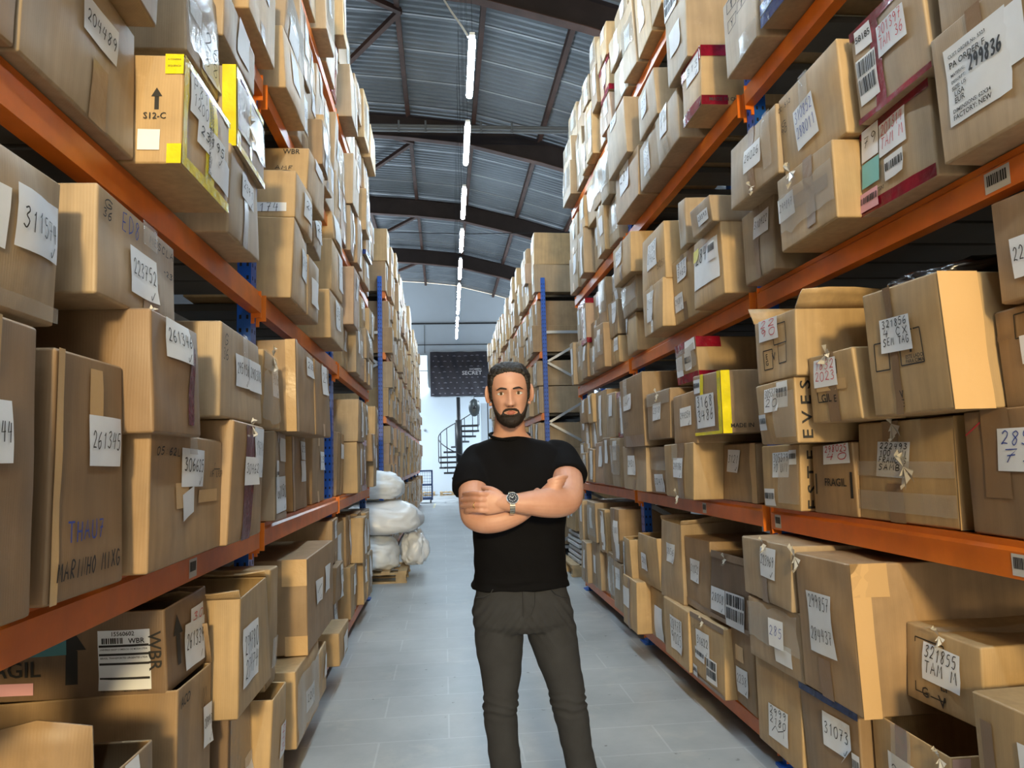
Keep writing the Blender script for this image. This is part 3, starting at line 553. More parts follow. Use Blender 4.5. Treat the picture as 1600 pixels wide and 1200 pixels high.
H_('i8', 'I', 't:i7', 185, 12, (172, 538), (190, 834), 'box printed EVES down its near side with handwritten 305379 20', 1, m=0, side='R', D=.55, Lb=[(50, 112, 595, 700, '305379|20'), (100, 148, 565, 680, '=', dict(st='bars', off=.003)), (20, 62, 710, 780, '=', dict(st='bars'))],
   T=[('clear', 'front', .5, 1, .1, .8)])
H_('i9', 'I', 't:i8', 200, 3, (190, 228), (218, 525), 'open topped box with spread flaps by the right blue upright', 1, m=0, side='R', D=.62, open=(None, 132, 75, 120), Lb=[(20, 102, 285, 398, '22|90', dict(ink=INKR))], Fr=[('front', .62, .7, .3, .3), ('front', .32, .35, .2, .3), ('front', .66, .4, .2, .3)], Wr=[('front', .3, .35, .16, .2, 'E|G', dict(st='print', ink=PRINT)), ('front', .45, .38, .2, .14, 'V', dict(st='print', ink=PRINT))])
H_('i10', 'I', 't:i6', 452, 232, (445, 392), (470, 728), 'box with a gathered tape knot and a pale sheet above FRAGIL', 1, m=0, side='R', D=.6, Lb=[(272, 368, 465, 590, '1832|2023', dict(ink=INKR)), (355, 368, 562, 576, '', dict(p=INKR, off=.007))], T=[('brown', 'front', .4, .62, 0, 1), ('tan', 'front', .2, .8, .45, .6)], Fr=[('front', .35, .45, .3, .3), ('front', .5, .78, .3, .2)], Wr=[('front', .38, .35, .2, .14, 'GIL', dict(st='print', ink=PRINT)), ('front', .56, .33, .1, .12, 'E', dict(st='print', ink=PRINT))])
# --- right rack, second bay, second level
H_('j3', 'M', 'r1', 1278, 1072, (1262, 465), (1282, 908), 'brown film wrapped box with one tilted sheet beside the right upright', 1, m=1, side='R', D=.5, Lb=[(1105, 1178, 565, 705, '3121')], T=[('tan', 'front', .86, 1, 0, 1)])
H_('j4', 'M', 'r1', 908, 712, (895, 532), (912, 888), 'box with handwritten 244786 and a wide golden near side', 1, m=0, side='R', D=.55, Lb=[(772, 835, 628, 745, '244786')], T=[('brown', 'front', .5, .72, 0, 1), ('clear', 'front', .3, .5, .7, 1)])
H_('j1', 'M', 't:j3', 1072, 882, (1060, 62), (1095, 462), 'yellow taped box printed MADE IN with barcode papers', 1, m=1, side='R', D=.6, T=['Eyellow', ('yellow', 'front', 0, 1, 0, .05), ('yellow', 'front', .3, .42, .6, 1)], Lb=[(890, 935, 145, 230, '=', dict(st='bars')), (905, 1025, 240, 440, '3168|3486')], Wr=[('near', .16, .12, .19, .09, 'MADE IN', dict(st='print', ink=PRINT))])
H_('j5', 'M', 't:j4', 900, 768, (880, 200), (925, 522), 'box with handwritten 244354 above the box 244786', 1, m=1, side='R', D=.5, Lb=[(812, 870, 310, 425, '244354')])
H_('j2', 'L', 1.40, 805, 692, (800, 822), (790, 1110), 'red taped box with barcode sheets behind the yellow taped one', 1, m=0, side='R', D=.6, T=['Nred', ('purple', 'front', 0, 1, .72, .93), 'W'], Lb=[(745, 800, 890, 960, ''), (745, 778, 960, 1060, '=', dict(st='bars')), (692, 735, 990, 1100, '')])
H_('j9', 'M', 'r1', 770, 622, (765, 500), (760, 855), 'film wrapped box with a low sheet reading 3041', 1, m=1, side='R', D=.5, Lb=[(652, 712, 718, 828, '3041')], T=[('clear', 'front', 0, 1, .5, 1)])
H_('j6', 'M', 't:j9', 742, 604, (740, 180), (758, 486), 'box with handwritten 2318 and film along its top', 1, m=1, side='R', D=.5, Lb=[(640, 688, 285, 390, '2318')], T=[('clear', 'front', 0, 1, .72, 1)])
H_('j8', 'M', 'r1', 602, 458, (600, 548), (605, 835), 'squat box with a centred 2431 sheet under the tall stained box', 1, m=2, side='R', D=.5, Lb=[(486, 532, 612, 728, '2431')], T=['Sbrown'])
H_('j7', 'M', 't:j8', 582, 444, (575, 80), (590, 545), 'tall box with a square white sheet and a dark stain at its base', 1, m=1, side='R', D=.62, Lb=[(462, 514, 236, 330, 'v')], T=[('brown', 'front', .15, 1, 0, .16), ('clear', 'front', .2, .4, .6, 1)], Wr=[('front', .25, .32, .25, .1, '0004', dict(wd=.003))])
# --- right rack, bottom level
H_('k1', 'J', 't:k6', 468, 200, (448, 275), (470, 990), 'large brown box with handwritten 299857 over 284437', 0, m=1, side='R', D=.8, Lb=[(234, 340, 395, 655, '299857||284437', {})], T=[('tan', 'near', 0, .08, 0, 1), ('tan', 'near', .0, .16, .78, 1), ('brown', 'front', .35, .55, 0, .28)], wear=1.3)
H_('k3', 'J', 't:k4', 166, -48, (165, 178), (175, 510), 'box with handwritten 223969 at the foot of the right upright', 0, m=2, side='R', D=.6, Lb=[(28, 96, 215, 340, '223969')], T=['Vbrown'])
H_('k4', 'J', 't:k5', 190, -22, (180, 512), (190, 832), 'film covered box with a peeling blue inked sheet', 0, m=2, side='R', D=.55, Lb=[(64, 120, 520, 640, '285', dict(ink=INKB, off=.01)), (85, 150, 630, 715, '')], T=['W'])
H_('k5', 'J', 'r0', 215, -10, (210, 882), (212, 1240), 'tan box with handwritten 2996 lowest of three near the floor', 0, m=0, side='R', D=.5, Lb=[(62, 142, 900, 1040, '2999|2180|M', {})], z1=.55)
H_('k6', 'J', 'r0', 520, 222, (530, 1065), (520, 1500), 'brown box with blue tape on top and a curling 31073 sheet', 0, m=1, side='R', D=.6, Lb=[(310, 425, 935, 1080, '31073', dict(curl=.04)), (440, 525, 1130, 1230, '=', dict(st='bars'))], T=[('blue', 'top', 0, 1, 0, .3), ('blue', 'front', 0, 1, .93, 1)], z1=.56)
H_('k2', 'J', 't:k7', 1005, 658, (1008, 655), (1000, 1035), 'box with handwritten 321855 tipped back on the lower boxes', 0, m=0, side='R', D=.5, Lb=[(748, 905, 625, 790, '321855|TAM M', {})], Fr=[('front', .35, .5, .4, .7)], Wr=[('front', .3, .18, .1, .16, 'G', dict(st='print', ink=PRINT)), ('front', .52, .14, .1, .2, 'V', dict(st='print', ink=PRINT)), ('front', .56, .35, .2, .14, 'EI', dict(st='print', ink=PRINT))], T=[('clear', 'top', .3, .5, 0, 1)])
H_('k7', 'J', 1.42, 872, 508, (870, 1045), (870, 1500), 'open box with CALCADOS lettered tape down its corner', 0, m=0, side='R', D=.5, open=(178, 176, None, None), T=[('purple', 'front', .35, .5, 0, 1), ('clear', 'front', .3, .55, 0, 1)], Lb=[(602, 730, 1125, 1290, '244', {})], calc=True, z0=.175)
H_('k8', 'J', 1.38, 1500, 985, (980, 850), (1000, 1500), 'pale topped box at the bottom right corner of the photo', 0, m=0, side='R', D=.5, Lb=[(1175, 1300, 1070, 1250, 'R', dict(ink=INKR))], T=[('brown', 'front', .08, .2, .6, .9)], z0=.175)
H_('l5', 'N', 'r0', 915, 822, (912, 610), (915, 972), 'brown box with a single sheet between the floor beam boxes', 0, m=1, side='R', D=.5, Lb=[(838, 886, 738, 848, '2238')], T=[('tan', 'front', .2, .6, .6, .8)])
H_('l4', 'N', 'r0', 772, 622, (762, 562), (772, 895), 'box with dark corner tape and several barcode papers', 0, m=0, side='R', D=.5, T=[('brown', 'front', 0, 1, .92, 1), ('brown', 'front', 0, 1, 0, .06)], Lb=[(650, 705, 570, 670, '31622'), (648, 690, 650, 700, '=', dict(st='bars')), (700, 742, 700, 800, '=|=', dict(st='bars')), (640, 660, 730, 785, '=', dict(st='bars'))], Wr=[('front', .12, .8, .1, .1, 'M', {}), ('near', .4, .6, .3, .2, 'R', {})])
H_('l3', 'N', 't:l4', 862, 690, (815, 250), (862, 605), 'box with handwritten 28008 leaning out toward the aisle', 0, m=3, side='R', D=.5, skew=-.18, Lb=[(712, 770, 375, 480, '28008'), (775, 845, 400, 560, '=|=', dict(st='bars', off=.006))], T=[('brown', 'front', 0, 1, .9, 1), ('brown', 'front', 0, 1, 0, .07)], open=(178, 172, None, None))
H_('l2', 'N', 't:l6', 735, 598, (700, 195), (735, 535), 'brown box with one sheet behind the leaning box 28008', 0, m=1, side='R', D=.5, Lb=[(627, 668, 265, 358, '21022')], T=[('brown', 'front', 0, 1, 0, .1)])
H_('l6', 'N', 'r0', 632, 514, (615, 492), (632, 782), 'tan box with a tall two line sheet, left of the barcode papered floor box', 0, m=0, side='R', D=.5, Lb=[(539, 586, 515, 655, '28478|9025')])
H_('l1', 'N', 't:l7', 592, 488, (580, 105), (602, 485), 'tall open box with ragged rim on the bottom right shelf', 0, m=2, side='R', D=.55, open=(175, 110, None, 120), wear=2, Lb=[(518, 553, 184, 268, '2856')])
H_('l7', 'N', 'r0', 524, 450, (515, 425), (525, 665), 'narrow tan box with a pale sheet beside the overhanging one', 0, m=0, side='R', D=.5, Lb=[(465, 500, 465, 605, '')])
H_('l10', 'N', 'r0', 385, 302, (380, 375), (385, 605), 'tan box overhanging the floor beam above a blue foot plate', 0, m=0, side='R', D=.5, Lb=[(324, 350, 385, 465, '')], T=['Vbrown'])
H_('l9', 'N', 't:l10', 492, 390, (488, 185), (492, 418), 'ragged topped box with sheet reading 2808', 0, m=0, side='R', D=.4, Lb=[(406, 438, 235, 305, '2808')], open=(170, 160, None, None), wear=2)
H_('l8', 'N', 't:l10', 358, 288, (352, 178), (385, 372), 'open box with a tall sheet standing on the overhanging tan box', 0, m=0, side='R', D=.45, Lb=[(302, 328, 178, 325, '20|82')], open=(178, 170, None, None))
# --- right rack, fourth level
H_('m1', 'Q', 'r3', 1085, 902, (1085, -260), (915, 425), 'tall box with black handling icons above the right blue upright', 3, m=2, side='R', D=.5, icons=True, T=[('clear', 'front', .5, 1, .0, .25)])
H_('m2', 'Q', 'r3', 1335, 1092, (1090, -60), (1092, 165), 'navy taped box beside the box with handling icons', 3, m=1, side='R', D=.5, T=['Bblue', ('blue', 'front', 0, 1, .3, .6)])
H_('m4', 'Q', 'r3', 676, 548, (545, 620), (565, 865), 'pale box with a small sheet under the dark red taped stack', 3, m=2, side='R', D=.5, Lb=[(575, 612, 590, 740, '26|41')], T=['Sclear'])
H_('m3', 'Q', 'r3', 782, 684, (772, 232), (684, 684), 'red taped box printed MADE IN CH beside the right upright', 3, m=0, side='R', D=.5, T=['Nred', ('red', 'front', 0, 1, 0, .12)], Lb=[(706, 768, 360, 470, '313')], Wr=[('near', .23, .09, .31, .07, 'MADE IN CH', dict(st='print', ink=PRINT))])
H_('m5', 'Q', 't:m3', 700, 588, (700, -300), (742, 172), 'box with several papers hanging over the red taped stack', 3, m=2, side='R', D=.55, Lb=[(592, 660, 20, 150, '=|2', dict(st='bars')), (625, 680, 190, 320, '')])
H_('m8', 'Q', 'r3', 565, 457, (560, 620), (565, 872), 'pale box with two line sheet over the right upper beam', 3, m=2, side='R', D=.5, Lb=[(485, 522, 790, 930, '343|288')], T=['Sclear'])
H_('m7', 'Q', 't:m8', 545, 446, (545, 330), (545, 600), 'pale box with tilted sheet second in its stack, right rack', 3, m=2, side='R', D=.5, Lb=[(470, 505, 515, 635, '25')])
H_('m11', 'Q', 'r3', 458, 335, (455, 742), (460, 1020), 'box with a red and white paper on its near edge', 3, m=1, side='R', D=.5, Lb=[(360, 408, 890, 1040, '281')])
H_('m9', 'Q', 't:m11', 388, 290, (385, 490), (392, 738), 'box with a lone sheet jutting out of the high right shelf', 3, m=2, side='R', D=.55, Lb=[(312, 346, 610, 700, '30')])
def solve(h):
    id_, crop, X, xn, xf, top, bot, label, lv, o = h
    cx, cy, sc = CROPS[crop]; side = o['side']; sg = -1 if side == 'L' else 1
    def d(p): return ray(cx+p[0]/sc, cy+p[1]/sc)
    z0 = o.get('z0')
    if isinstance(X, str):
        z0 = LVL[int(X[1])] if X[0] == 'r' else DONE[X[2:]].z1
        q = d(bot); rt = q.z/(q.x*sg); Xv = (z0-HC)/rt if abs(rt) > .02 else XF[side]
        lim = (XF[side]-.12, XF[side]+.02)
        if side == 'R': lim = (XF[side]-.16, XF[side]+.02)
        X = max(lim[0], min(lim[1], Xv))
    zof = lambda p: HC + d(p).z*X/(d(p).x*sg)
    if o.get('on') is not None: z0 = LVL[o['on']]
    if z0 is None: z0 = zof(bot)
    z1 = o.get('z1') or zof(top)
    my = (top[1]+bot[1])/2
    yy = lambda x: X/(d((x, my)).x*sg)
    y0 = o.get('Y0') or max(.75, yy(xn)) if yy(xn) > 0 else .75
    if o.get('Y0'): y0 = o['Y0']
    o = dict(o); o['crop'] = crop; o['label'] = label
    side_ = o.pop('side'); o.pop('z1', None); o.pop('z0', None)
    c = Carton(side_, X, y0, yy(xf), z0, z1, seed=sum(map(ord, id_))*13+len(id_), **o); c.id = id_; c.lv = lv; c.hand = True
    return c
DONE = {}; todo = list(HAND)
while todo:
    rest = []
    for h in todo:
        if isinstance(h[2], str) and h[2][0] == 't' and h[2][2:] not in DONE: rest.append(h); continue
        DONE[h[0]] = solve(h)
    assert len(rest) < len(todo), [r[0] for r in rest]
    todo = rest
BX = list(DONE.values())

# ---- the rest of the shelves: further stacks, laid out bay by bay
ORD = ['first', 'second', 'third', 'fourth', 'fifth', 'sixth', 'seventh', 'eighth', 'ninth', 'tenth', 'eleventh', 'twelfth']
LN = ['bottom level', 'second level', 'third level', 'fourth level', 'top level']
RN = {1: ['single'], 2: ['lower', 'upper'], 3: ['lowest', 'middle', 'topmost'], 4: ['lowest', 'second lowest', 'second highest', 'topmost']}
TONE = ['tan', 'brown', 'greyish', 'dark brown', 'pinkish']
FAR = []
def fill(side, lv, ya, yb, X, z, bay, rack, rnd, k0=0, hmax=.88, deep=.6, top=False):
    y = ya; k = k0
    while y < yb-.2:
        L = min(rnd.uniform(.27, .44), yb-y)
        if yb-(y+L) < .2: L = yb-y
        n = rnd.choice((2, 2, 3)) if not top else rnd.choice((2, 2, 3, 2))
        tot = rnd.uniform(.78, hmax); hs = [rnd.uniform(.8, 1.2) for _ in range(n)]; s_ = sum(hs); zz = z
        for r in range(n):
            h = hs[r]/s_*tot; pr = rnd.uniform(-.01, .1); m = rnd.choice((0, 0, 1, 1, 2, 2, 2, 4)) ; dl = rnd.uniform(0, .03)
            T = []; tone = TONE[m]; q = rnd.random()
            if q < .04: T = ['Bred']; tone += ' red-taped'
            elif q < .06: T = ['Bblue']; tone += ' navy-taped'
            elif q < .24: T = ['W']; tone += ' film-wrapped'
            elif q < .45: T = ['Sbrown' if y < 9 else 'Vbrown']
            elif q < .6: T = ['Stan']
            lw = rnd.uniform(.10, .15)/L; lh = rnd.uniform(.15, .24)/h; lu = rnd.uniform(.25, .55); lvv = rnd.uniform(.3, .55)
            lab = [(lu, min(.97, lu+lw), min(.95, lvv+lh), lvv, ('%d' % rnd.randint(20000, 39999)) if y < 6 else '', dict(frac=1))]
            if rnd.random() < .4: lab.append((lu+.05, min(.97, lu+lw+.05), lvv, lvv-lh*.7, '', dict(frac=1)))
            post = ORD[bay-1] if rack in ('left rack', 'right rack') else ORD[bay-1]
            name = f'{tone} box, {rack} {LN[lv]}, {ORD[min(k,11)]} stack past {post} upright, {RN[n][r]}'
            c = Carton(side, X-pr, y+dl, y+L-.012, zz, zz+h-.004, seed=int(rnd.random()*1e5), D=deep, m=m, T=T, Lb=lab, label=name, group=f'boxes on the {rack}')
            c.lv = lv; c.hand = False; c.id = ''; BX.append(c); zz += h
        y += L+rnd.uniform(.0, .02); k += 1
rnd = random.Random(11)
for side in 'LR':
    for lv in range(5):
        for bay in range(3):
            ya, yb = UPY[bay]+.075, UPY[bay+1]-.075
            hb = [c for c in BX if c.hand and c.side == side and c.lv == lv and c.y1 > ya-.1 and c.y0 < yb]
            if bay == 0:
                if side == 'L' and lv == 3: ya = 2.1
                elif side == 'R' and lv == 3: yb = 2.9; ya = 2.3
                elif side == 'L' and lv == 4: ya = 2.6
                elif side == 'R' and lv == 4: continue
                else: continue
            if hb:
                last = max(c.y1 for c in hb); start = max(ya, last+.01)
                if bay == 0: yb = min(yb, min(c.y0 for c in hb)-.02); start = ya
            else: start = ya
            cols = len({round(c.y0, 1) for c in hb if abs(c.z0-LVL[lv]) < .05 and c.y0 > ya-.1})
            if start < yb-.2: fill(side, lv, start, yb, XF[side], LVL[lv], bay+1, 'left rack' if side == 'L' else 'right rack', rnd, cols, hmax=.88 if lv < 4 else 1.15, top=lv == 4)
FLV = [.175, 1.17, 2.10, 3.02, 3.92]
FUP = {'L': [10.42+2.33*i for i in range(7)], 'R': [10.55+2.33*i for i in range(6)]}
XFF = {'L': .80, 'R': 1.43}
for side in 'LR':
    U = FUP[side]
    for bay in range(len(U)-1):
        for lv in range(5):
            yb = U[bay+1]-.075
            if side == 'R' and bay == 4: yb = 21.3
            if yb > U[bay]+.4: fill(side, lv, U[bay]+.075 if bay or lv < 4 else U[bay]+.0, yb, XFF[side], FLV[lv], bay+1, 'far left rack' if side == 'L' else 'far right rack', rnd, hmax=.80 if lv < 4 else .95, top=lv == 4, deep=.84)

# keep boxes off the posts, off the beam above and out of one another
def clipbox():
    for c in BX:
        U = UPY if c.y0 < 9 else FUP[c.side]
        for u in U:
            a, b = u-.068, u+.068
            if c.y0 < b and c.y1 > a and not (c.lv == 4 and u > 9):
                if (c.y0+c.y1)/2 < u: c.y1 = a
                else: c.y0 = b
        T = LVL if c.y0 < 9 else FLV
        up = min([z-.13 for z in T if z-.13 > c.z0+.12] + [99])
        if c.z1 > up: c.z1 = up
for it in range(6):
    clipbox()
    for i, a in enumerate(BX):
        for b in BX[i+1:]:
            if a.side != b.side or a.y0 > b.y1 or b.y0 > a.y1 or a.z0 > b.z1 or b.z0 > a.z1: continue
            oy = min(a.y1, b.y1)-max(a.y0, b.y0); oz = min(a.z1, b.z1)-max(a.z0, b.z0)
            if oy <= .004 or oz <= .004: continue
            if oz < oy*.8 or oz < .05:
                lo, hi = (a, b) if a.z0 < b.z0 else (b, a); m_ = hi.z0
                if abs(lo.z1-hi.z0) < .15 and hi.z0-lo.z0 > .12: lo.z1 = hi.z0-.002
                else: m_ = (lo.z1+hi.z0)/2; lo.z1 = m_; hi.z0 = m_+.003
            else:
                n_, f_ = (a, b) if a.y0 < b.y0 else (b, a)
                m_ = (n_.y1+f_.y0)/2; n_.y1 = m_-.003; f_.y0 = m_+.003
BX = [c for c in BX if c.y1-c.y0 > .06 and c.z1-c.z0 > .06]
def apx(c):      # rough size in the photo
    return (c.y1-c.y0)*(c.z1-c.z0)*c.X/c.y0**3
NH = [c for c in BX if c.hand]; NF = sorted([c for c in BX if not c.hand], key=lambda c: -apx(c))
keep = 300-len(NH)
for c in NH+NF[:keep]: c.fix(); c.build()
rest = NF[keep:]
if rest:   # what is left of several hundred more, far down the aisle
    bm = bmesh.new()
    for c in rest:
        s_ = -1 if c.side == 'L' else 1; mi = c.o['m']
        xa, xb = sorted((s_*c.X, s_*(c.X+c.D))); r1 = random.Random(c.seed); j = lambda: r1.uniform(-.008, .008)
        V = [bm.verts.new((x+j(), y+j(), z+j()*(z > c.z0+.01))) for x in (xa, xb) for y in (c.y0, c.y1) for z in (c.z0, c.z1)]
        for f in ((0,1,3,2),(4,6,7,5),(0,4,5,1),(2,3,7,6),(0,2,6,4),(1,5,7,3)): bm.faces.new([V[i] for i in f]).material_index = mi
        L_, H_2 = c.y1-c.y0, c.z1-c.z0
        u0, u1, v1, v0 = c.o['Lb'][0][:4]; X = s_*(c.X-.009)
        ya, yb = (c.y0+u0*L_, c.y0+u1*L_) if s_ < 0 else (c.y1-u0*L_, c.y1-u1*L_)
        bm.faces.new([bm.verts.new((X, y, z)) for y, z in ((ya, c.z0+v0*H_2), (yb, c.z0+v0*H_2), (yb, c.z0+v1*H_2), (ya, c.z0+v1*H_2))]).material_index = len(KR)
    o = link('cardboard_boxes', bm, KR+[PAPER]); tag(o, 'mass of smaller cardboard boxes filling the far ends of both long racks', 'boxes', kind='stuff')
0 and print('OVL', [(c.id or c.o['label'], round(c.y0,2), round(c.y1,2), round(c.z0,2), round(c.z1,2), round(c.X,2)) for i,c in enumerate(NH+NF[:keep]) if i in (106,98,80,8,19,10,90,46,36,84)])
print('boxes', len(NH), len(NF), 'kept', len(NH+NF[:keep]), 'rest', len(rest))

# ------------------------------------------------------------------ special markings on single boxes
def find(id_): return DONE[id_]

# ------------------------------------------------------------------ pallet racks
def pallet_rack(side, X, U, LV, ht, label, depth=1.0):
    s = -1 if side == 'L' else 1; g = -s
    t = thing('pallet_rack', (s*(X+depth/2), U[0], 0), label, 'pallet rack', 'pallet racks'); ox, oy = s*(X+depth/2), U[0]
    xf = lambda d: s*(X+d)-ox           # d metres behind the front of the beams
    for u in U:
        for d0, nm in ((.045, 'upright'), (depth-.1, 'upright')):
            bm = bmesh.new(); a, b = xf(d0), xf(d0+.06); y = u-oy
            box(bm, (min(a, b), y-.045, .01), (max(a, b), y+.045, ht))
            if d0 < .1 and u < 12:
                z = .06
                fx = xf(d0)+g*.0008
                while z < ht-.05:
                    for yy in (-.022, .022):
                        q = [bm.verts.new((fx, y+yy+dy, z+dz)) for dy, dz in ((-.006, -.009), (.006, -.009), (.006, .009), (-.006, .009))]
                        bm.faces.new(q if g > 0 else q[::-1]).material_index = 1
                    for xx in (.015, .045):
                        q = [bm.verts.new((xf(d0+xx)+dx, y-.0458, z+dz)) for dx, dz in ((-.005, -.009), (.005, -.009), (.005, .009), (-.005, .009))]
                        bm.faces.new(q).material_index = 1
                    z += .06
            link(nm, bm, [BLUE, HOLE], t)
        bm = bmesh.new(); a, b = sorted((xf(.0), xf(.16))); box(bm, (a, u-oy-.075, 0), (b, u-oy+.075, .012)); box(bm, (a+.03, u-oy-.06, .012), (b-.03, u-oy+.06, .07))
        link('foot_plate', bm, BLUE, t)
        bm = bmesh.new(); z = .15; k = 0; a, b = xf(.10), xf(depth-.1)
        bar(bm, (a, u-oy, z), (b, u-oy, z), .03, .04)
        while z+.9 < ht:
            bar(bm, (a, u-oy, z), (b, u-oy, z+.45), .03, .035) if k % 2 == 0 else bar(bm, (b, u-oy, z), (a, u-oy, z+.45), .03, .035)
            z += .45; k += 1
        bar(bm, (a, u-oy, z), (b, u-oy, z), .03, .04)
        link('brace', bm, GALV, t)
    for i, (u, v) in enumerate(zip(U, U[1:])):
        for lv, z in enumerate(LV):
            for d0, back in ((0, 0), (depth-.045, 1)):
                bm = bmesh.new(); ya, yb = u+.047-oy, v-.047-oy
                pf = [(0, -.10), (0, -.028), (.012, -.018), (.012, 0), (.05, 0), (.05, -.10)] if not back else [(0, -.10), (0, 0), (.05, 0), (.05, -.10)]
                A = [bm.verts.new((xf(d0+p), ya, z+q-.004)) for p, q in pf]; B = [bm.verts.new((xf(d0+p), yb, z+q-.004)) for p, q in pf]
                n = len(pf)
                for k in range(n): bm.faces.new((A[k], A[(k+1) % n], B[(k+1) % n], B[k]))
                bm.faces.new(A); bm.faces.new(B[::-1]); bmesh.ops.recalc_face_normals(bm, faces=bm.faces)
                b_ = link('beam', bm, ORANGE, t)
                if not back and u < 9:
                    for yy in (u+.047-oy, v-.047-oy):
                        bm = bmesh.new(); sgn = 1 if yy < (u+v)/2-oy else -1
                        a, b = sorted((xf(.036), xf(.048))); y1, y2 = sorted((yy, yy-sgn*.010)); 
                        box(bm, (min(xf(.030), xf(.044)), y1, z-.15), (max(xf(.030), xf(.044)), y2, z+.0))
                        a, b = sorted((xf(.0), xf(.044))); y1, y2 = sorted((yy+sgn*.001, yy-sgn*.005)); box(bm, (a, y1, z-.125), (b, y2, z-.004))
                        link('bracket', bm, mat('bright_orange_enamel', (.78, .18, .012), .35), b_)
            bm = bmesh.new()
            y = u+.2-oy
            a, b = sorted((xf(.05), xf(depth-.05)))
            while y < v-.2-oy: box(bm, (a, y, z-.04), (b, y+.22, z-.006)); y += .25+.12*(lv % 2)
            link('deck_panel', bm, DECK, t)
    return t
NEARL = pallet_rack('L', .80, UPY, LVL, 4.6, 'orange and blue pallet rack along the left, beside the camera')
NEARR = pallet_rack('R', 1.50, UPY, LVL, 4.6, 'orange and blue pallet rack along the right, beside the man')
pallet_rack('L', XFF['L']+.01, FUP['L'], FLV, 4.12, 'far left pallet rack with bright blue end post behind the white sacks')
pallet_rack('R', XFF['R']+.01, FUP['R'], FLV, 4.12, "far right pallet rack with bright blue end post behind the man's head")
# barcode stickers on the beams
for (px, py, s, X, w, par) in ((301, 888, -1, .8, .07, NEARL), (1558, 275, 1, 1.5, .09, NEARR), (1216, 814, 1, 1.5, .06, NEARR), (1101, 793, 1, 1.5, .06, NEARR), (1598, 885, 1, 1.5, .07, NEARR)):
    d = ray(px, py); Y = X/abs(d.x); z = HC+d.z*Y; x = s*(X-.0012)
    L0 = min(LVL, key=lambda q: abs(q-.068-z)); z = L0-.066
    bm = bmesh.new(); q = [bm.verts.new((x, Y+a*w/2*(-s), z+b*.029)) for a, b in ((-1,-1),(1,-1),(1,1),(-1,1))]; bm.faces.new(q)
    xs = -.4
    while xs < .4:
        wd = random.Random(int(xs*1000)).choice((.02, .04, .06))
        bm.faces.new([bm.verts.new((x-s*.0006, Y+a*w*(-s), z+b)) for a, b in ((xs, -.01), (xs+wd, -.01), (xs+wd, .02), (xs, .02))]).material_index = 1; xs += wd+.03
    o = link('barcode_sticker', bm, [mat('sticker', (.55, .52, .48), .5), PRINT]); o.location = -par.location; o.parent = par

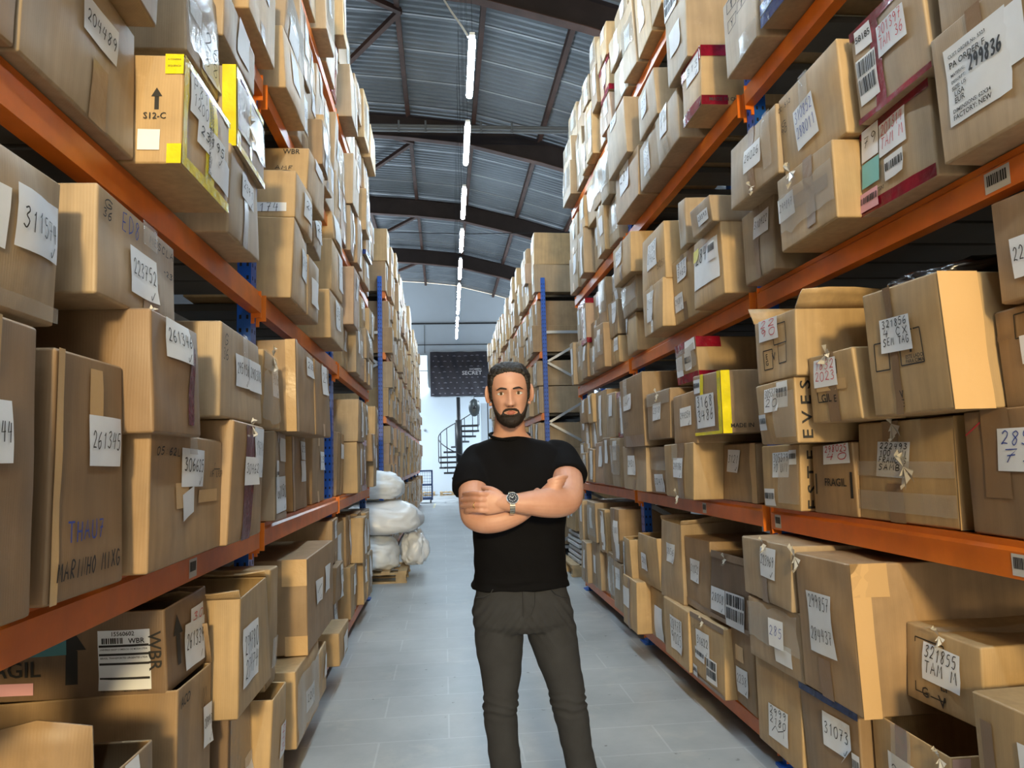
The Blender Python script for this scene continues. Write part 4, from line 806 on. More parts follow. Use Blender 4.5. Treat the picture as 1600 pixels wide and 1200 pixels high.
# ------------------------------------------------------------------ floor, walls, roof
def floor_mat():
    m = bpy.data.materials.new('worn_grey_floor'); m.use_nodes = True; N = m.node_tree.nodes; L = m.node_tree.links; b = N['Principled BSDF']
    tc = N.new('ShaderNodeTexCoord')
    n1 = N.new('ShaderNodeTexNoise'); n1.inputs['Scale'].default_value = 1.1; n1.inputs['Detail'].default_value = 8; n1.inputs['Roughness'].default_value = .65
    L.new(tc.outputs['Object'], n1.inputs['Vector'])
    cr = N.new('ShaderNodeValToRGB'); e = cr.color_ramp.elements; e[0].position = .32; e[0].color = (.29, .31, .32, 1); e[1].position = .68; e[1].color = (.45, .47, .475, 1)
    L.new(n1.outputs[0], cr.inputs[0])
    n2 = N.new('ShaderNodeTexNoise'); n2.inputs['Scale'].default_value = 2.3; n2.inputs['Detail'].default_value = 10; n2.inputs['Roughness'].default_value = .7
    mp = N.new('ShaderNodeMapping'); mp.inputs['Location'].default_value = (3.1, 1.7, 0); L.new(tc.outputs['Object'], mp.inputs[0]); L.new(mp.outputs[0], n2.inputs['Vector'])
    r2 = N.new('ShaderNodeValToRGB'); r2.color_ramp.elements[0].position = .56; r2.color_ramp.elements[1].position = .72; L.new(n2.outputs[0], r2.inputs[0])
    mx = N.new('ShaderNodeMix'); mx.data_type = 'RGBA'; mu = N.new('ShaderNodeMath'); mu.operation = 'MULTIPLY'; mu.inputs[1].default_value = .55; L.new(r2.outputs[0], mu.inputs[0])
    L.new(mu.outputs[0], mx.inputs[0]); L.new(cr.outputs[0], mx.inputs[6]); mx.inputs[7].default_value = (.52, .51, .46, 1)
    bk = N.new('ShaderNodeTexBrick'); bk.inputs['Scale'].default_value = 1; bk.inputs['Mortar Size'].default_value = .006; bk.inputs['Mortar Smooth'].default_value = .4
    bk.inputs['Brick Width'].default_value = .72; bk.inputs['Row Height'].default_value = .36; bk.inputs[1].default_value = (1, 1, 1, 1); bk.inputs[2].default_value = (.94, .95, .95, 1); bk.inputs[3].default_value = (1.25, 1.25, 1.24, 1)
    L.new(tc.outputs['Object'], bk.inputs[0])
    mm = N.new('ShaderNodeMix'); mm.data_type = 'RGBA'; mm.blend_type = 'MULTIPLY'; mm.inputs[0].default_value = .75; L.new(mx.outputs[2], mm.inputs[6]); L.new(bk.outputs[0], mm.inputs[7])
    # dark specks
    n3 = N.new('ShaderNodeTexNoise'); n3.inputs['Scale'].default_value = 16; n3.inputs['Detail'].default_value = 3; L.new(tc.outputs['Object'], n3.inputs['Vector'])
    r3 = N.new('ShaderNodeValToRGB'); r3.color_ramp.elements[0].position = .24; r3.color_ramp.elements[0].color = (.35, .33, .3, 1); r3.color_ramp.elements[1].position = .30; L.new(n3.outputs[0], r3.inputs[0])
    m2 = N.new('ShaderNodeMix'); m2.data_type = 'RGBA'; m2.blend_type = 'MULTIPLY'; m2.inputs[0].default_value = 1; L.new(mm.outputs[2], m2.inputs[6]); L.new(r3.outputs[0], m2.inputs[7])
    L.new(m2.outputs[2], b.inputs['Base Color'])
    rr = N.new('ShaderNodeMapRange'); rr.inputs[3].default_value = .28; rr.inputs[4].default_value = .5; L.new(n1.outputs[0], rr.inputs[0]); L.new(rr.outputs[0], b.inputs['Roughness'])
    bp = N.new('ShaderNodeBump'); bp.inputs['Strength'].default_value = .12; bp.inputs['Distance'].default_value = .01; L.new(n2.outputs[0], bp.inputs['Height']); L.new(bp.outputs[0], b.inputs['Normal'])
    return m
bm = bmesh.new(); box(bm, (-9, -7, -.1), (9, 31.7, 0)); tag(link('floor', bm, floor_mat()), kind='structure')
bm = bmesh.new(); bar(bm, at(678, 802, 22.6).xy.to_3d()+Vector((0, 0, .002)), (.02-.35, 24.9, .002), .06, .002)
tag(link('trim_1', bm, mat('floor_line', (.62, .60, .42), .5)), kind='structure')
YB = 31.6
WALLM = mat('white_wall_paint', (.62, .72, .82), .75, noise_amt=.06, nscale=.6)
RP = [(-7.6, 8.6), (-2.6, 9.45), (-.67, 9.33), (.6, 9.2), (2.3, 8.78), (7.6, 7.2)]
def roofz(x): return float(np.interp(x, [p[0] for p in RP], [p[1] for p in RP]))
RS = list(zip(RP, RP[1:]))
bm = bmesh.new()
for (x0, _a), (x1, _b) in RS:
    v = [bm.verts.new(p) for p in ((x0, YB, 0), (x1, YB, 0), (x1, YB, roofz(x1)-.05), (x0, YB, roofz(x0)-.05), (x0, YB+.2, 0), (x1, YB+.2, 0), (x1, YB+.2, roofz(x1)-.05), (x0, YB+.2, roofz(x0)-.05))]
    for f in ((0,1,2,3),(5,4,7,6),(3,2,6,7)): bm.faces.new([v[i] for i in f])
tag(link('wall_back', bm, WALLM), kind='structure')
SW = mat('block_wall', (.07, .07, .075), .8, noise_amt=.1, nscale=1)
for s, nm in ((-1, 'wall_left'), (1, 'wall_right')):
    bm = bmesh.new(); x = 7.5*s; box(bm, (min(x, x+.2*s), -7, 0), (max(x, x+.2*s), YB+.2, roofz(x)+.1)); tag(link(nm, bm, SW), kind='structure')
bm = bmesh.new(); box(bm, (-7.5, -7, 0), (-2.4, -6.8, 9.3)); box(bm, (2.6, -7, 0), (7.5, -6.8, 8.7)); box(bm, (-2.4, -7, 5.6), (2.6, -6.8, 8.7)); tag(link('wall_front', bm, SW), kind='structure')  # unseen wall, opening shaped to keep outside light out of the rack interiors
# corrugated roof: real ribs running down the slope
def roof_mat():
    m = mat('corrugated_roof', (.20, .225, .25), .42, metal=.35, noise_amt=.2, nscale=1.2, spec=.6); return m
bm = bmesh.new(); rows = []
P = .16; y = -7.0; prof = []
while y < YB+.2:
    prof += [(y, 0), (y+.05, 0), (y+.075, .035), (y+.125, .035)]; y += P
xs = [p[0] for p in RP[::-1]]
lines_ = [[bm.verts.new((x, yy, roofz(x)+dz)) for yy, dz in prof] for x in xs]
for a, b in zip(lines_, lines_[1:]):
    for i in range(len(prof)-1): bm.faces.new((a[i], a[i+1], b[i+1], b[i]))
rf = link('ceiling', bm, roof_mat()); tag(rf, kind='structure')
# lapped sheet joints every 1.1 m: a doubled edge
bm = bmesh.new(); y = -6.9; 
while y < YB:
    for (x0, _a), (x1, _b) in RS:
        bar(bm, (x0, y, roofz(x0)-.006), (x1, y, roofz(x1)-.006), .05, .01)
    y += 1.12
tag(link('trim_2', bm, mat('sheet_lap', (.42, .44, .46), .4, metal=.4)), kind='structure')
n = 3
for x in (-3.9, -2.6+.45, -.67, .80, 2.30, 3.77, 5.24, 6.7):
    bm = bmesh.new(); box(bm, (x-.045, -7, roofz(x)-.17), (x+.045, YB, roofz(x)-.03)); tag(link(f'trim_{n}', bm, RAFT), kind='structure'); n += 1
RY = [5.4, 10.55, 15.75, 21.0, 26.2]
for Y in RY:
    bm = bmesh.new()
    for (x0, _a), (x1, _b) in RS:
        z0, z1 = roofz(x0), roofz(x1)
        def slab(dy, t, b, mi):
            vs = [bm.verts.new((x, Y+q*dy, zz-d)) for x, zz in ((x0, z0), (x1, z1)) for q in (-1, 1) for d in (t, b)]
            for f in ((0,1,3,2),(4,6,7,5),(0,4,5,1),(2,3,7,6),(0,2,6,4),(1,5,7,3)): bm.faces.new([vs[i] for i in f]).material_index = mi
        slab(.008, .17, .66, 1); slab(.09, .155, .17, 1); slab(.09, .66, .676, 0)
        for x in (-.67, .80, 2.30, 3.77):      # gussets where the purlins sit
            if x0 < x < x1:
                vs = [bm.verts.new((x+a, Y+.012, roofz(x+a)-d)) for a, d in ((-.28, .6), (.28, .6), (.12, .16), (-.12, .16))]; bm.faces.new(vs).material_index = 1
    tag(link(f'trim_{n}', bm, [RAFT, RAFTD]), kind='structure'); n += 1
bm = bmesh.new()
for Y in RY:
    A = Vector((-.62, Y+1.3, roofz(-.62)-.16))
    bar(bm, A, (-2.5, Y-.35, roofz(-2.5)-.5), .09, .09); bar(bm, A, (-2.5, Y+4.3, roofz(-2.5)-.2), .09, .09)
tag(link(f'trim_{n}', bm, RAFT), kind='structure'); n += 1
# conduit run across the roof and thin cables
bm = bmesh.new(); A, B = at(560, 203, 14.6), at(905, 207, 14.6); B.z = A.z
for k, dz in ((0, 0), (1, .09), (2, .16)): tube(bm, [A+Vector((0, k*.05, dz)), B+Vector((0, k*.05, dz))], .028, 6)
for px in (623, 665, 735, 752, 800): q = at(px, 203, 14.55); tube(bm, [(q.x, 14.55, A.z-.05), (q.x, 14.55, A.z+.2)], .02, 6)
tag(link('cable_tray', bm, mat('grey_conduit', (.16, .18, .20), .5)), 'grey conduits running across under the roof near the first lamps', 'conduit')
for (a, b, lb) in (((560, 362, 20.5), (905, 362, 20.5), 'thin dark cable strung across the aisle near the fourth lamp'),):
    bm = bmesh.new(); A, B = at(*a), at(*b); B.z = A.z; tube(bm, [A, (A+B)/2+Vector((0, 0, -.06)), B], .012, 5); tag(link('cable', bm, DARKM), lb, 'cable')
for py, lb in ((506, 'upper dark pipe running along the white back wall'), (539, 'lower thin pipe running along the white back wall')):
    bm = bmesh.new(); A = at(640, py, YB-.05); B = at(765, py-1, YB-.05); tube(bm, [A-Vector((3, 0, 0)), B+Vector((2, 0, 0))], .035 if py < 520 else .02, 6)
    tag(link('wall_pipe', bm, DARKM), lb, 'pipe')
bm = bmesh.new(); A = at(663, 508, YB-.04); tube(bm, [A, (A.x, A.y, at(663, 552, YB).z)], .012, 5); tag(link('cable', bm, DARKM), 'vertical cable dropping from the upper wall pipe left of the banner', 'cable')
# power cable to the first lamp, hanging wire
# ------------------------------------------------------------------ LED tube lamps down the aisle
EM = mat('led_glow', (1, 1, 1), .5, emit=(.68, .86, 1.0), estr=TUBE_E); HOUS = mat('lamp_housing', (.75, .78, .8), .4)
LY = [(6.56, 7.63), (8.36, 9.46), (10.42, 11.68), (12.42, 13.6), (14.28, 15.72), (16.37, 17.63), (18.0, 19.6), (20.2, 21.5), (22.05, 23.6)]
LY = [(4.55, 5.7), (2.6, 3.75), (.65, 1.8), (-1.3, -.15), (-3.3, -2.1)][::-1] + LY
for i, (a, b) in enumerate(LY):
    x = .34+.008*(a-6.5); xe = x+.008*(b-a); z = 5.44
    k = i-5
    lb = f'{ORD[k]} glowing white tube lamp from the camera, hung over the aisle' if k >= 0 else f'white tube lamp over the aisle, {ORD[-k]} back from the first visible one'
    t = thing('tube_lamp', (x, (a+b)/2, z), lb, 'lamp', 'tube lamps over the aisle')
    bm = bmesh.new(); tube(bm, [(0, a-(a+b)/2, 0), (xe-x, b-(a+b)/2, 0)], .034, 8); link('tube', bm, EM, t, smooth=True)
    bm = bmesh.new(); bar(bm, (0, a-(a+b)/2-.03, .05), (xe-x, b-(a+b)/2+.03, .05), .05, .03); link('housing', bm, HOUS, t)
    for yy in (a, b):
        bm = bmesh.new(); tube(bm, [(0, yy-(a+b)/2, .06), (0, yy-(a+b)/2, roofz(x)-z-.03)], .002, 4); link('suspension_wire', bm, DARKM, t)
bm = bmesh.new(); tube(bm, [at(690, -6, 7.6), at(705, 18, 7.2), at(722, 42, 6.8), at(732, 58, 6.62)], .011, 6); tag(link('power_cable', bm, mat('white_cable', (.75, .78, .8), .4)), 'white power cable sloping down to the first glowing lamp', 'cable')
# ------------------------------------------------------------------ far end: banner, windows, stair
bm = bmesh.new(); x0, x1, zt, zb = -.53, 2.02, 6.17, 4.22; nx, nz = 40, 24; g_ = []
for i in range(nx+1):
    r_ = []
    for j in range(nz+1):
        u, v = i/nx, j/nz; x = x0+(x1-x0)*u; z = zt+(zb-zt)*v + .03*math.sin(u*PI*5)*(1-v)*.3
        if u > .93 and v > .7: z += (u-.93)*(v-.7)*8
        y = YB-.10-.035*math.sin(9*u+4*v*v*(.5-u)*3)*(.3+v) - .025*math.sin(26*u-6*v)
        r_.append(bm.verts.new((x, y, z)))
    g_.append(r_)
for p, q in zip(g_, g_[1:]):
    for j in range(nz): bm.faces.new((p[j], q[j], q[j+1], p[j+1]))
BAN = link('banner', bm, mat('banner_cloth', (.035, .035, .05), .5, noise_amt=.2, nscale=2), smooth=True)
tag(BAN, 'dark wrinkled banner lettered SECRET hanging on the far wall', 'banner')
BW = mat('banner_white', (.75, .75, .78), .6); BWS = mat('banner_grey', (.30, .30, .36), .6)
def flat_text(text, cx, cz, w, h, y, m, name='printed_text', parent=None, fill_=False):
    V, Fc, asp = print_mesh(text); sx = w/asp; sy = h; bm = bmesh.new(); outline_tri(bm, lambda x, z: (cx+x*sx, y, cz+z*sy), V, Fc); return link(name, bm, m, parent)
flat_text('SECRET', 1.28, 5.22, .86, .17, YB-.185, BW, parent=BAN); flat_text('WOMEN', 1.42, 5.38, .52, .09, YB-.185, BW, parent=BAN)
bm = bmesh.new(); rr = random.Random(4)
for i in range(9):
    for j in range(8):
        cx_, cz_ = x0+.12+(x1-x0-.2)*(i+.5*(j % 2))/9, zb+.1+(zt-zb-.15)*j/7.6
        if .8 < cx_ < 1.8 and 5.05 < cz_ < 5.48: continue
        cx_ += rr.uniform(-.03, .03); cz_ += rr.uniform(-.02, .02); wd_ = rr.choice((.03, .05, .07))
        bm.faces.new([bm.verts.new((cx_+dx*wd_, YB-.185, cz_+dz)) for dx, dz in ((-1, -.012), (1, -.012), (1, .008), (-1, .008))])
        bm.faces.new([bm.verts.new((cx_+dx, YB-.185, cz_+dz)) for dx, dz in ((-.015, .012), (.015, .012), (0, .04))])
link('small_emblems', bm, BWS, BAN)
GW = mat('window_glow', (.8, .9, 1), .4, emit=(.75, .9, 1.0), estr=.75); AMB = mat('amber_glow', (.9, .6, .2), .5, emit=(1.0, .50, .10), estr=1.1)
def window(nm, x0, x1, z0, z1, gm, fm, bars=3):
    bm = bmesh.new(); y = YB-.03
    for a, b in (((x0-.05, z0-.05), (x1+.05, z0)), ((x0-.05, z1), (x1+.05, z1+.05)), ((x0-.05, z0), (x0, z1)), ((x1, z0), (x1+.05, z1))): box(bm, (a[0], y-.04, a[1]), (b[0], y+.02, b[1]))
    for k in range(1, bars): x = x0+(x1-x0)*k/bars; box(bm, (x-.015, y-.03, z0), (x+.015, y+.0, z1))
    box(bm, (x0, y-.03, (z0+z1)/2-.02), (x1, y, (z0+z1)/2+.02))
    f = tag(link(nm, bm, fm), kind='structure'); bm = bmesh.new(); box(bm, (x0, y+.0, z0), (x1, y+.02, z1)); link('pane', bm, gm, f)
FRM = mat('frame_grey', (.5, .58, .65), .5)
q0, q1 = at(640, 556, YB), at(668, 604, YB); window('window_1', q0.x-.3, q1.x, q1.z, q0.z, GW, FRM)
q0, q1 = at(763, 552, YB), at(780, 596, YB); window('window_2', q0.x+.1, q1.x, q1.z, q0.z, AMB, mat('frame_amber', (.5, .35, .15), .5))
bm = bmesh.new(); a = at(646, 607, YB-.1); tube(bm, [(a.x-.5, YB-.12, a.z), (at(666, 607, YB).x, YB-.12, a.z)], .05, 8)
t = tag(link('wall_lamp', bm, mat('wall_lamp_glow', (1, 1, 1), .5, emit=(.85, .95, 1), estr=14)), 'short glowing tube fixed under the window on the back wall', 'lamp')
# white partition right of the stair
bm = bmesh.new(); a, b = at(752, 700, 27.5), at(775, 700, 27.5); box(bm, (a.x, 27.3, 0), (b.x+2.2, 27.5, 3.55)); tag(link('trim_20', bm, WALLM), kind='structure')
# spiral stair
SX, SY = at(717.5, 700, 28.4).x, 28.4
t = thing('spiral_staircase', (SX, SY, 0), 'black metal spiral staircase standing before the white back wall', 'staircase')
bm = bmesh.new(); tube(bm, [(0, 0, 0), (0, 0, 3.9)], .075, 10); link('pole', bm, DARKM, t, smooth=True)
bm = bmesh.new(); tube(bm, [(0, 0, 1.4), (0, 0, 3.0)], .13, 10); link('sleeve', bm, DARKM, t, smooth=True)
rail = []; R_ = .80
for k in range(14):
    ang = math.radians(180-27*(k-6)); z = .2*(k+1); bm = bmesh.new(); w_ = math.radians(14)
    ps = [(0.08*math.cos(ang-.8), .08*math.sin(ang-.8)), (R_*math.cos(ang-w_), R_*math.sin(ang-w_)), (R_*math.cos(ang+w_), R_*math.sin(ang+w_)), (.08*math.cos(ang+.8), .08*math.sin(ang+.8))]
    lo = [bm.verts.new((x, y, z-.075)) for x, y in ps]; hi = [bm.verts.new((x, y, z)) for x, y in ps]
    bm.faces.new(lo[::-1]); bm.faces.new(hi)
    for i in range(4): bm.faces.new((lo[i], lo[(i+1) % 4], hi[(i+1) % 4], hi[i]))
    link('tread', bm, DARKM, t)
    ex, ey = R_*math.cos(ang), R_*math.sin(ang); bm = bmesh.new(); tube(bm, [(ex, ey, z-.03), (ex, ey, z+.92)], .016, 6); link('baluster', bm, DARKM, t)
    rail.append((ex, ey, z+.92))
bm = bmesh.new(); tube(bm, catmull(rail, 4), .02, 6); link('handrail', bm, DARKM, t)
# fan on a bracket
c = at(741, 637, 26.8); t = thing('wall_fan', c, 'round dark grey fan hanging from a black bracket by the spiral staircase', 'fan')
bm = bmesh.new(); bmesh.ops.create_uvsphere(bm, u_segments=20, v_segments=14, radius=.5, matrix=Matrix.Diagonal((.42, .24, .66, 1))); link('cage', bm, mat('fan_grey', (.10, .12, .13), .35, metal=.4), t, smooth=True)
bm = bmesh.new(); tube(bm, [(0, .02, .32), (0, .02, .42), (.5, .05, .42)], .02, 6); tube(bm, [(.5, .05, .5), (.5, .05, -1.3)], .02, 6); link('bracket', bm, DARKM, t)
bm = bmesh.new(); bmesh.ops.create_uvsphere(bm, u_segments=12, v_segments=8, radius=.07, matrix=Matrix.Translation((0, -.12, 0))); link('hub', bm, DARKM, t)
bm = bmesh.new(); c = at(664, 672, YB-.03); bmesh.ops.create_uvsphere(bm, u_segments=10, v_segments=8, radius=.06, matrix=Matrix.Translation(c)); tag(link('cable_gland', bm, mat('knob_grey', (.3, .33, .36), .5)), 'small grey round fitting on the white wall left of the stair', 'fitting')
# wooden pallets
WOOD = mat('pallet_wood', (.46, .33, .18), .7, var=.1, noise_amt=.25, nscale=8)
def pallet(loc, rz, label, group='wooden pallets'):
    t = thing('wooden_pallet', loc, label, 'pallet', group, rz)
    for x in (-.5, -.3, -.1, .1, .3, .5): bm = bmesh.new(); box(bm, (x-.05, -.5, .12), (x+.05, .5, .14)); link('top_board', bm, WOOD, t)
    for y in (-.45, 0, .45):
        bm = bmesh.new(); box(bm, (-.55, y-.05, .10), (.55, y+.05, .12)); box(bm, (-.55, y-.05, 0), (.55, y+.05, .02))
        for x in (-.48, 0, .48): box(bm, (x-.06, y-.05, .02), (x+.06, y+.05, .10))
        link('stringer', bm, WOOD, t)
    return t
pallet((-1.02, 9.42, 0), 0, 'wooden pallet under the pile of white sacks')
pallet((.35, 30.9, 0), 0, 'wooden pallet lying at the foot of the back wall by the stair')
pallet((-.95, 31.0, 0), 0, 'wooden pallet lying behind the blue wire cage')
pallet((2.06, 9.3, 0), 0, "wooden pallet under stacked white boards, right of the man's hip")
# sacks
SACK = mat('white_woven_plastic', (.80, .84, .88), .45, noise_amt=.06, nscale=5, bump=.35, bscale=18)
SACK2 = mat('white_film_sack', (.78, .80, .83), .3, noise_amt=.04, bump=.2, bscale=8)
def sack(c, r, label, seed, m, stripe=0, rz=0):
    bm = bmesh.new(); bmesh.ops.create_icosphere(bm, subdivisions=5, radius=1)
    for v in bm.verts:
        p = v.co.copy(); q = Vector((abs(p.x)**.72*math.copysign(1, p.x), abs(p.y)**.72*math.copysign(1, p.y), abs(p.z)**.85*math.copysign(1, p.z)))
        q = Vector((q.x*r[0], q.y*r[1], q.z*r[2]))
        f = noise.noise(p*1.7+Vector((seed, 0, 0)))*.06 + abs(noise.noise(p*4+Vector((0, seed, 0))))*-.03 + noise.noise(Vector((p.x*2, p.y*2, p.z*14+seed)))*.012*stripe
        if q.z < -r[2]*.72: q.z = -r[2]*.72
        v.co = q + p*f
        v.co.z = max(v.co.z, -r[2]*.74)
    o = link('white_sack', bm, m, None, smooth=True); o.location = (c[0], c[1], c[2]+r[2]*.74); o.rotation_euler.z = rz
    tag(o, label, 'sack', 'white sacks on the pallet'); return o
sack((-1.06, 9.3, .14), (.50, .42, .235), 'lowest white striped woven sack resting on the pallet', 3, SACK, 1)
sack((-.40, 9.55, .14), (.17, .26, .25), 'small bulging white sack beside the lowest one', 8, SACK2)
sack((-.92, 9.35, .56), (.64, .42, .235), 'smooth bright white sack in the middle of the pile', 5, SACK2)
sack((-1.10, 9.40, .98), (.58, .40, .215), 'striped white sack on top of the pile beside the blue post', 13, SACK, 1.5)
# boards and boxes on the right pallet in the cross aisle
for k in range(6):
    bm = bmesh.new(); box(bm, (-.4, -.4, 0), (.4, .4, .035)); o = link('white_board', bm, mat('board_white', (.62, .62, .62), .5)); o.location = (2.02+.01*(k % 3), 9.3, .14+k*.062)
    tag(o, f'white board, {ORD[k]} from the floor in the stack on the right pallet', 'board', 'white boards on the right pallet')
    bm = bmesh.new(); box(bm, (-.35, -.38, 0), (-.3, .38, .026)); box(bm, (.3, -.38, 0), (.35, .38, .026)); link('spacer', bm, WOOD, o); o.children[0].location.z = .035
for k, (z, h, tx, lb) in enumerate(((.52, .38, '31|20', "tan box with two sheets right of the man's waist, lower of two"), (.905, .36, '', "tan box lettered sideways right of the man's waist, upper of two"))):
    c = Carton('R', 1.60, 9.0, 9.6, z, z+h, seed=70+k, D=.7, m=0, label=lb, group='boxes on the right pallet', Lb=[(.1, .4, .75, .35, tx, dict(frac=1)), (.5, .75, .8, .45, '', dict(frac=1))]); c.fix(); c.build()
# blue wire cage trolley
cx_, cy_ = at(661, 780, 25.6).x, 25.6; BL2 = mat('blue_plastic', (.012, .07, .22), .4)
t = thing('cage_trolley', (cx_, cy_, 0), 'dark blue wire cage trolley at the end of the far left rack', 'trolley')
bm = bmesh.new()
for x in (-.32, .32):
    for y in (-.3, .3): bar(bm, (x, y, .1), (x, y, 1.12), .05, .05)
for z in (.14, .62, 1.10):
    for y in (-.3, .3): bar(bm, (-.32, y, z), (.32, y, z), .05, .05)
    for x in (-.32, .32): bar(bm, (x, -.3, z), (x, .3, z), .05, .05)
link('frame', bm, BL2, t)
bm = bmesh.new()
for i in range(1, 8): bar(bm, (-.32+.08*i, -.3, .14), (-.32+.08*i, -.3, 1.1), .008, .008)
for i in range(1, 10): bar(bm, (-.32, -.3, .14+.1*i), (.32, -.3, .14+.1*i), .008, .008)
link('wire_mesh', bm, BL2, t)
bm = bmesh.new(); box(bm, (-.31, -.29, .15), (.31, .29, .2)); link('tray', bm, BL2, t)
for x in (-.27, .27):
    for y in (-.25, .25): bm = bmesh.new(); tube(bm, [(x-.02, y, .05), (x+.02, y, .05)], .05, 10); link('caster', bm, DARKM, t)
# black bags
def bag(c, r, label, seed):
    bm = bmesh.new(); bmesh.ops.create_icosphere(bm, subdivisions=4, radius=1)
    for v in bm.verts:
        p = v.co.copy(); f = 1+.25*noise.noise(p*2+Vector((seed, 0, 0)))+.12*noise.noise(p*6); v.co = Vector((p.x*r[0]*f, p.y*r[1]*f, max(p.z, -.1)*r[2]*f))
    o = link('plastic_bag', bm, mat('black_film', (.012, .012, .014), .18, coat=.5), smooth=True); o.location = c; tag(o, label, 'bag'); return o
i1 = DONE['i1']; bag((i1.X+.32, (i1.y0+i1.y1)/2+.05, i1.z1+.012), (.30, .17, .07), 'crumpled black plastic bag on top of the box 321856', 3)

# ------------------------------------------------------------------ special details on single boxes
def root_of(lbl):
    return next(o for o in bpy.data.objects if o.get('label') == lbl)
def ctn(i): return DONE[i], root_of(DONE[i].o['label'])
c, r = ctn('g1')   # printed order sheet
w, h = c.L, c.H
L = [o for o in r.children if o.name.startswith('paper_label')][0]
d0 = [v.co for v in L.data.vertices]; ymid = sum(v.y for v in d0)/len(d0)*c.g; zz = [v.z for v in d0]; yy = [v.y*c.g for v in d0]
u0, u1, v0, v1 = min(yy), max(yy), min(zz), max(zz); W_, H_3 = u1-u0, v1-v0
c.write('printing', 'front', u0+W_*.36, v0+H_3*.80, W_*.62, H_3*.22, 'CUST ORDER No. 5323|PA ORDER F.', PRINT, L, off=.005, style='print')
c.write('printing', 'front', u0+W_*.18, v0+H_3*.45, W_*.26, H_3*.42, 'MATERIAL:|DESCRIPT:|SIZE: US|USA|EUR', PRINT, L, off=.005, style='print')
c.write('printing', 'front', u0+W_*.36, v0+H_3*.12, W_*.62, H_3*.16, 'DIMENSIONS: 62X34|FACTORY: NEW', PRINT, L, off=.005, style='print')
c.write('handwriting', 'front', u0+W_*.62, v0+H_3*.60, W_*.52, H_3*.24, '299836', INK, L, off=.005, wd=.006)
c, r = ctn('e1')   # barcode shipping label on the near face and pink slip
w, h = c.D, c.H
L = c.patch('paper_label', 'near', w*.5-.178, w*.5-.040, h*.0+.02, h*.78, PAPER, r, off=.003)
mx_ = w*.5-.109
for (z_, hh_, tx, st) in ((.74, .06, '15560602', 'print'), (.66, .08, '========', 'bars'), (.655, .07, 'WBR', 'print'), (.56, .035, 'UNIVERSO SHOP COMERCIO DE MODA LTDA', 'fill'), (.46, .035, 'BRASIL TRANSPORTES URGENTES LTDA', 'fill'), (.50, .02, '', 'bar'), (.39, .012, '', 'bar'), (.60, .012, '', 'bar'), (.22, .012, '', 'bar'), (.08, .03, 'WBR INDUSTRIA E COMERCIO DE VESTUARIO', 'fill')):
    if st == 'bar':
        c.patch('printing', 'near', mx_-.066, mx_+.066, z_*h-.003, z_*h+.003, PRINT, L, off=.0042)
    elif tx == 'WBR': c.write('printing', 'near', mx_+.035, z_*h, .05, hh_*h, tx, PRINT, L, off=.0045, style='print')
    elif st == 'bars': c.write('printing', 'near', mx_-.03, z_*h, .055, hh_*h, '=', PRINT, L, off=.0045, style='bars')
    else: c.write('printing', 'near', mx_, z_*h, .125, hh_*h, tx, PRINT, L, off=.0045, style='print' if st == 'print' else 'fill')
c.patch('paper_label', 'near', -w*.20, -w*.05, h*.08, h*.22, PPINK, r, off=.003)['label'] = 'pink paper slip'
c.patch('paper_label', 'near', -w*.10, w*.08, h*.52, h*.72, mat('dark_teal_paper', (.08, .25, .27), .6), r, off=.004)['label'] = 'dark teal paper slip'
c, r = ctn('n0'); c.patch('paper_label', 'near', c.D*.02, c.D*.42, c.H*.12, c.H*.30, PAPER, r, off=.003)
c.write('handwriting', 'near', c.D*.22, c.H*.2, .13, .05, '5174', INK, r, off=.0045)
c, r = ctn('a2'); c.patch('paper_label', 'near', c.D*.32, c.D*.41, c.H*.12, c.H*.31, PAPER, r, off=.003)
c.write('printed_text', 'near', c.D*.463, c.H*.92, .034, c.H*.12, 'A CONFERIR|SEQUENCIA', PRINT, r, off=.003, style='print')
for v_ in (.25, .5, .75): c.write('printed_text', 'front', 0, c.H*v_, .08, .03, 'CONFERIR|SEQUENCIA', PRINT, r, off=.0045, style='print', rot=PI/2)
c, r = ctn('j1')
for v_ in (.2, .4, .6, .8): c.write('printed_text', 'front', c.L/2-.023, c.H*v_, c.H*.17, .035, 'A CONFERIR|SEQUENCIA', PRINT, r, off=.003, style='print', rot=PI/2)
c, r = ctn('a4')
for v_ in (.2, .45, .7): c.write('printed_text', 'front', -c.L/2+.023, c.H*v_, c.H*.2, .035, 'A CONFERIR|SEQUENCIA', PRINT, r, off=.0045, style='print', rot=PI/2)
c, r = ctn('i7'); c.write('printed_text', 'near', -c.D/2+.050, c.H*.47, c.H*.86, .05, 'E S T E', PRINT, r, off=.0028, style='fill', rot=PI/2)
c, r = ctn('i8'); c.write('printed_text', 'near', -c.D/2+.042, c.H*.5, c.H*.86, .05, 'E V E S', PRINT, r, off=.0028, style='fill', rot=PI/2)
c, r = ctn('i6'); c.patch('printed_bar', 'front', -c.L*.42, -c.L*.38, c.H*.28, c.H*.58, PRINT, r, off=.0015); c.patch('printed_bar', 'front', c.L*.40, c.L*.45, c.H*.25, c.H*.60, PRINT, r, off=.0015)
c, r = ctn('i5'); bm = bmesh.new(); ribbon(bm, lambda x, y: c.pt('front', (x-.5)*c.L, y*c.H, .002), [(.02, .80), (.1, .85), (.17, .9)], .012); link('red_mark', bm, INKR, r)
c, r = ctn('k7'); L = c.patch('paper_label', 'near', -c.D/2+.005, -c.D/2+.06, c.H*.2, c.H*.98, mat('pinkish_tape', (.70, .48, .42), .4), r, off=.003)
c.write('printing', 'near', -c.D/2+.033, c.H*.6, c.H*.7, .04, 'CALCADOS', INKR, L, off=.0045, rot=PI/2, style='print')
c, r = ctn('m1')   # handling icons
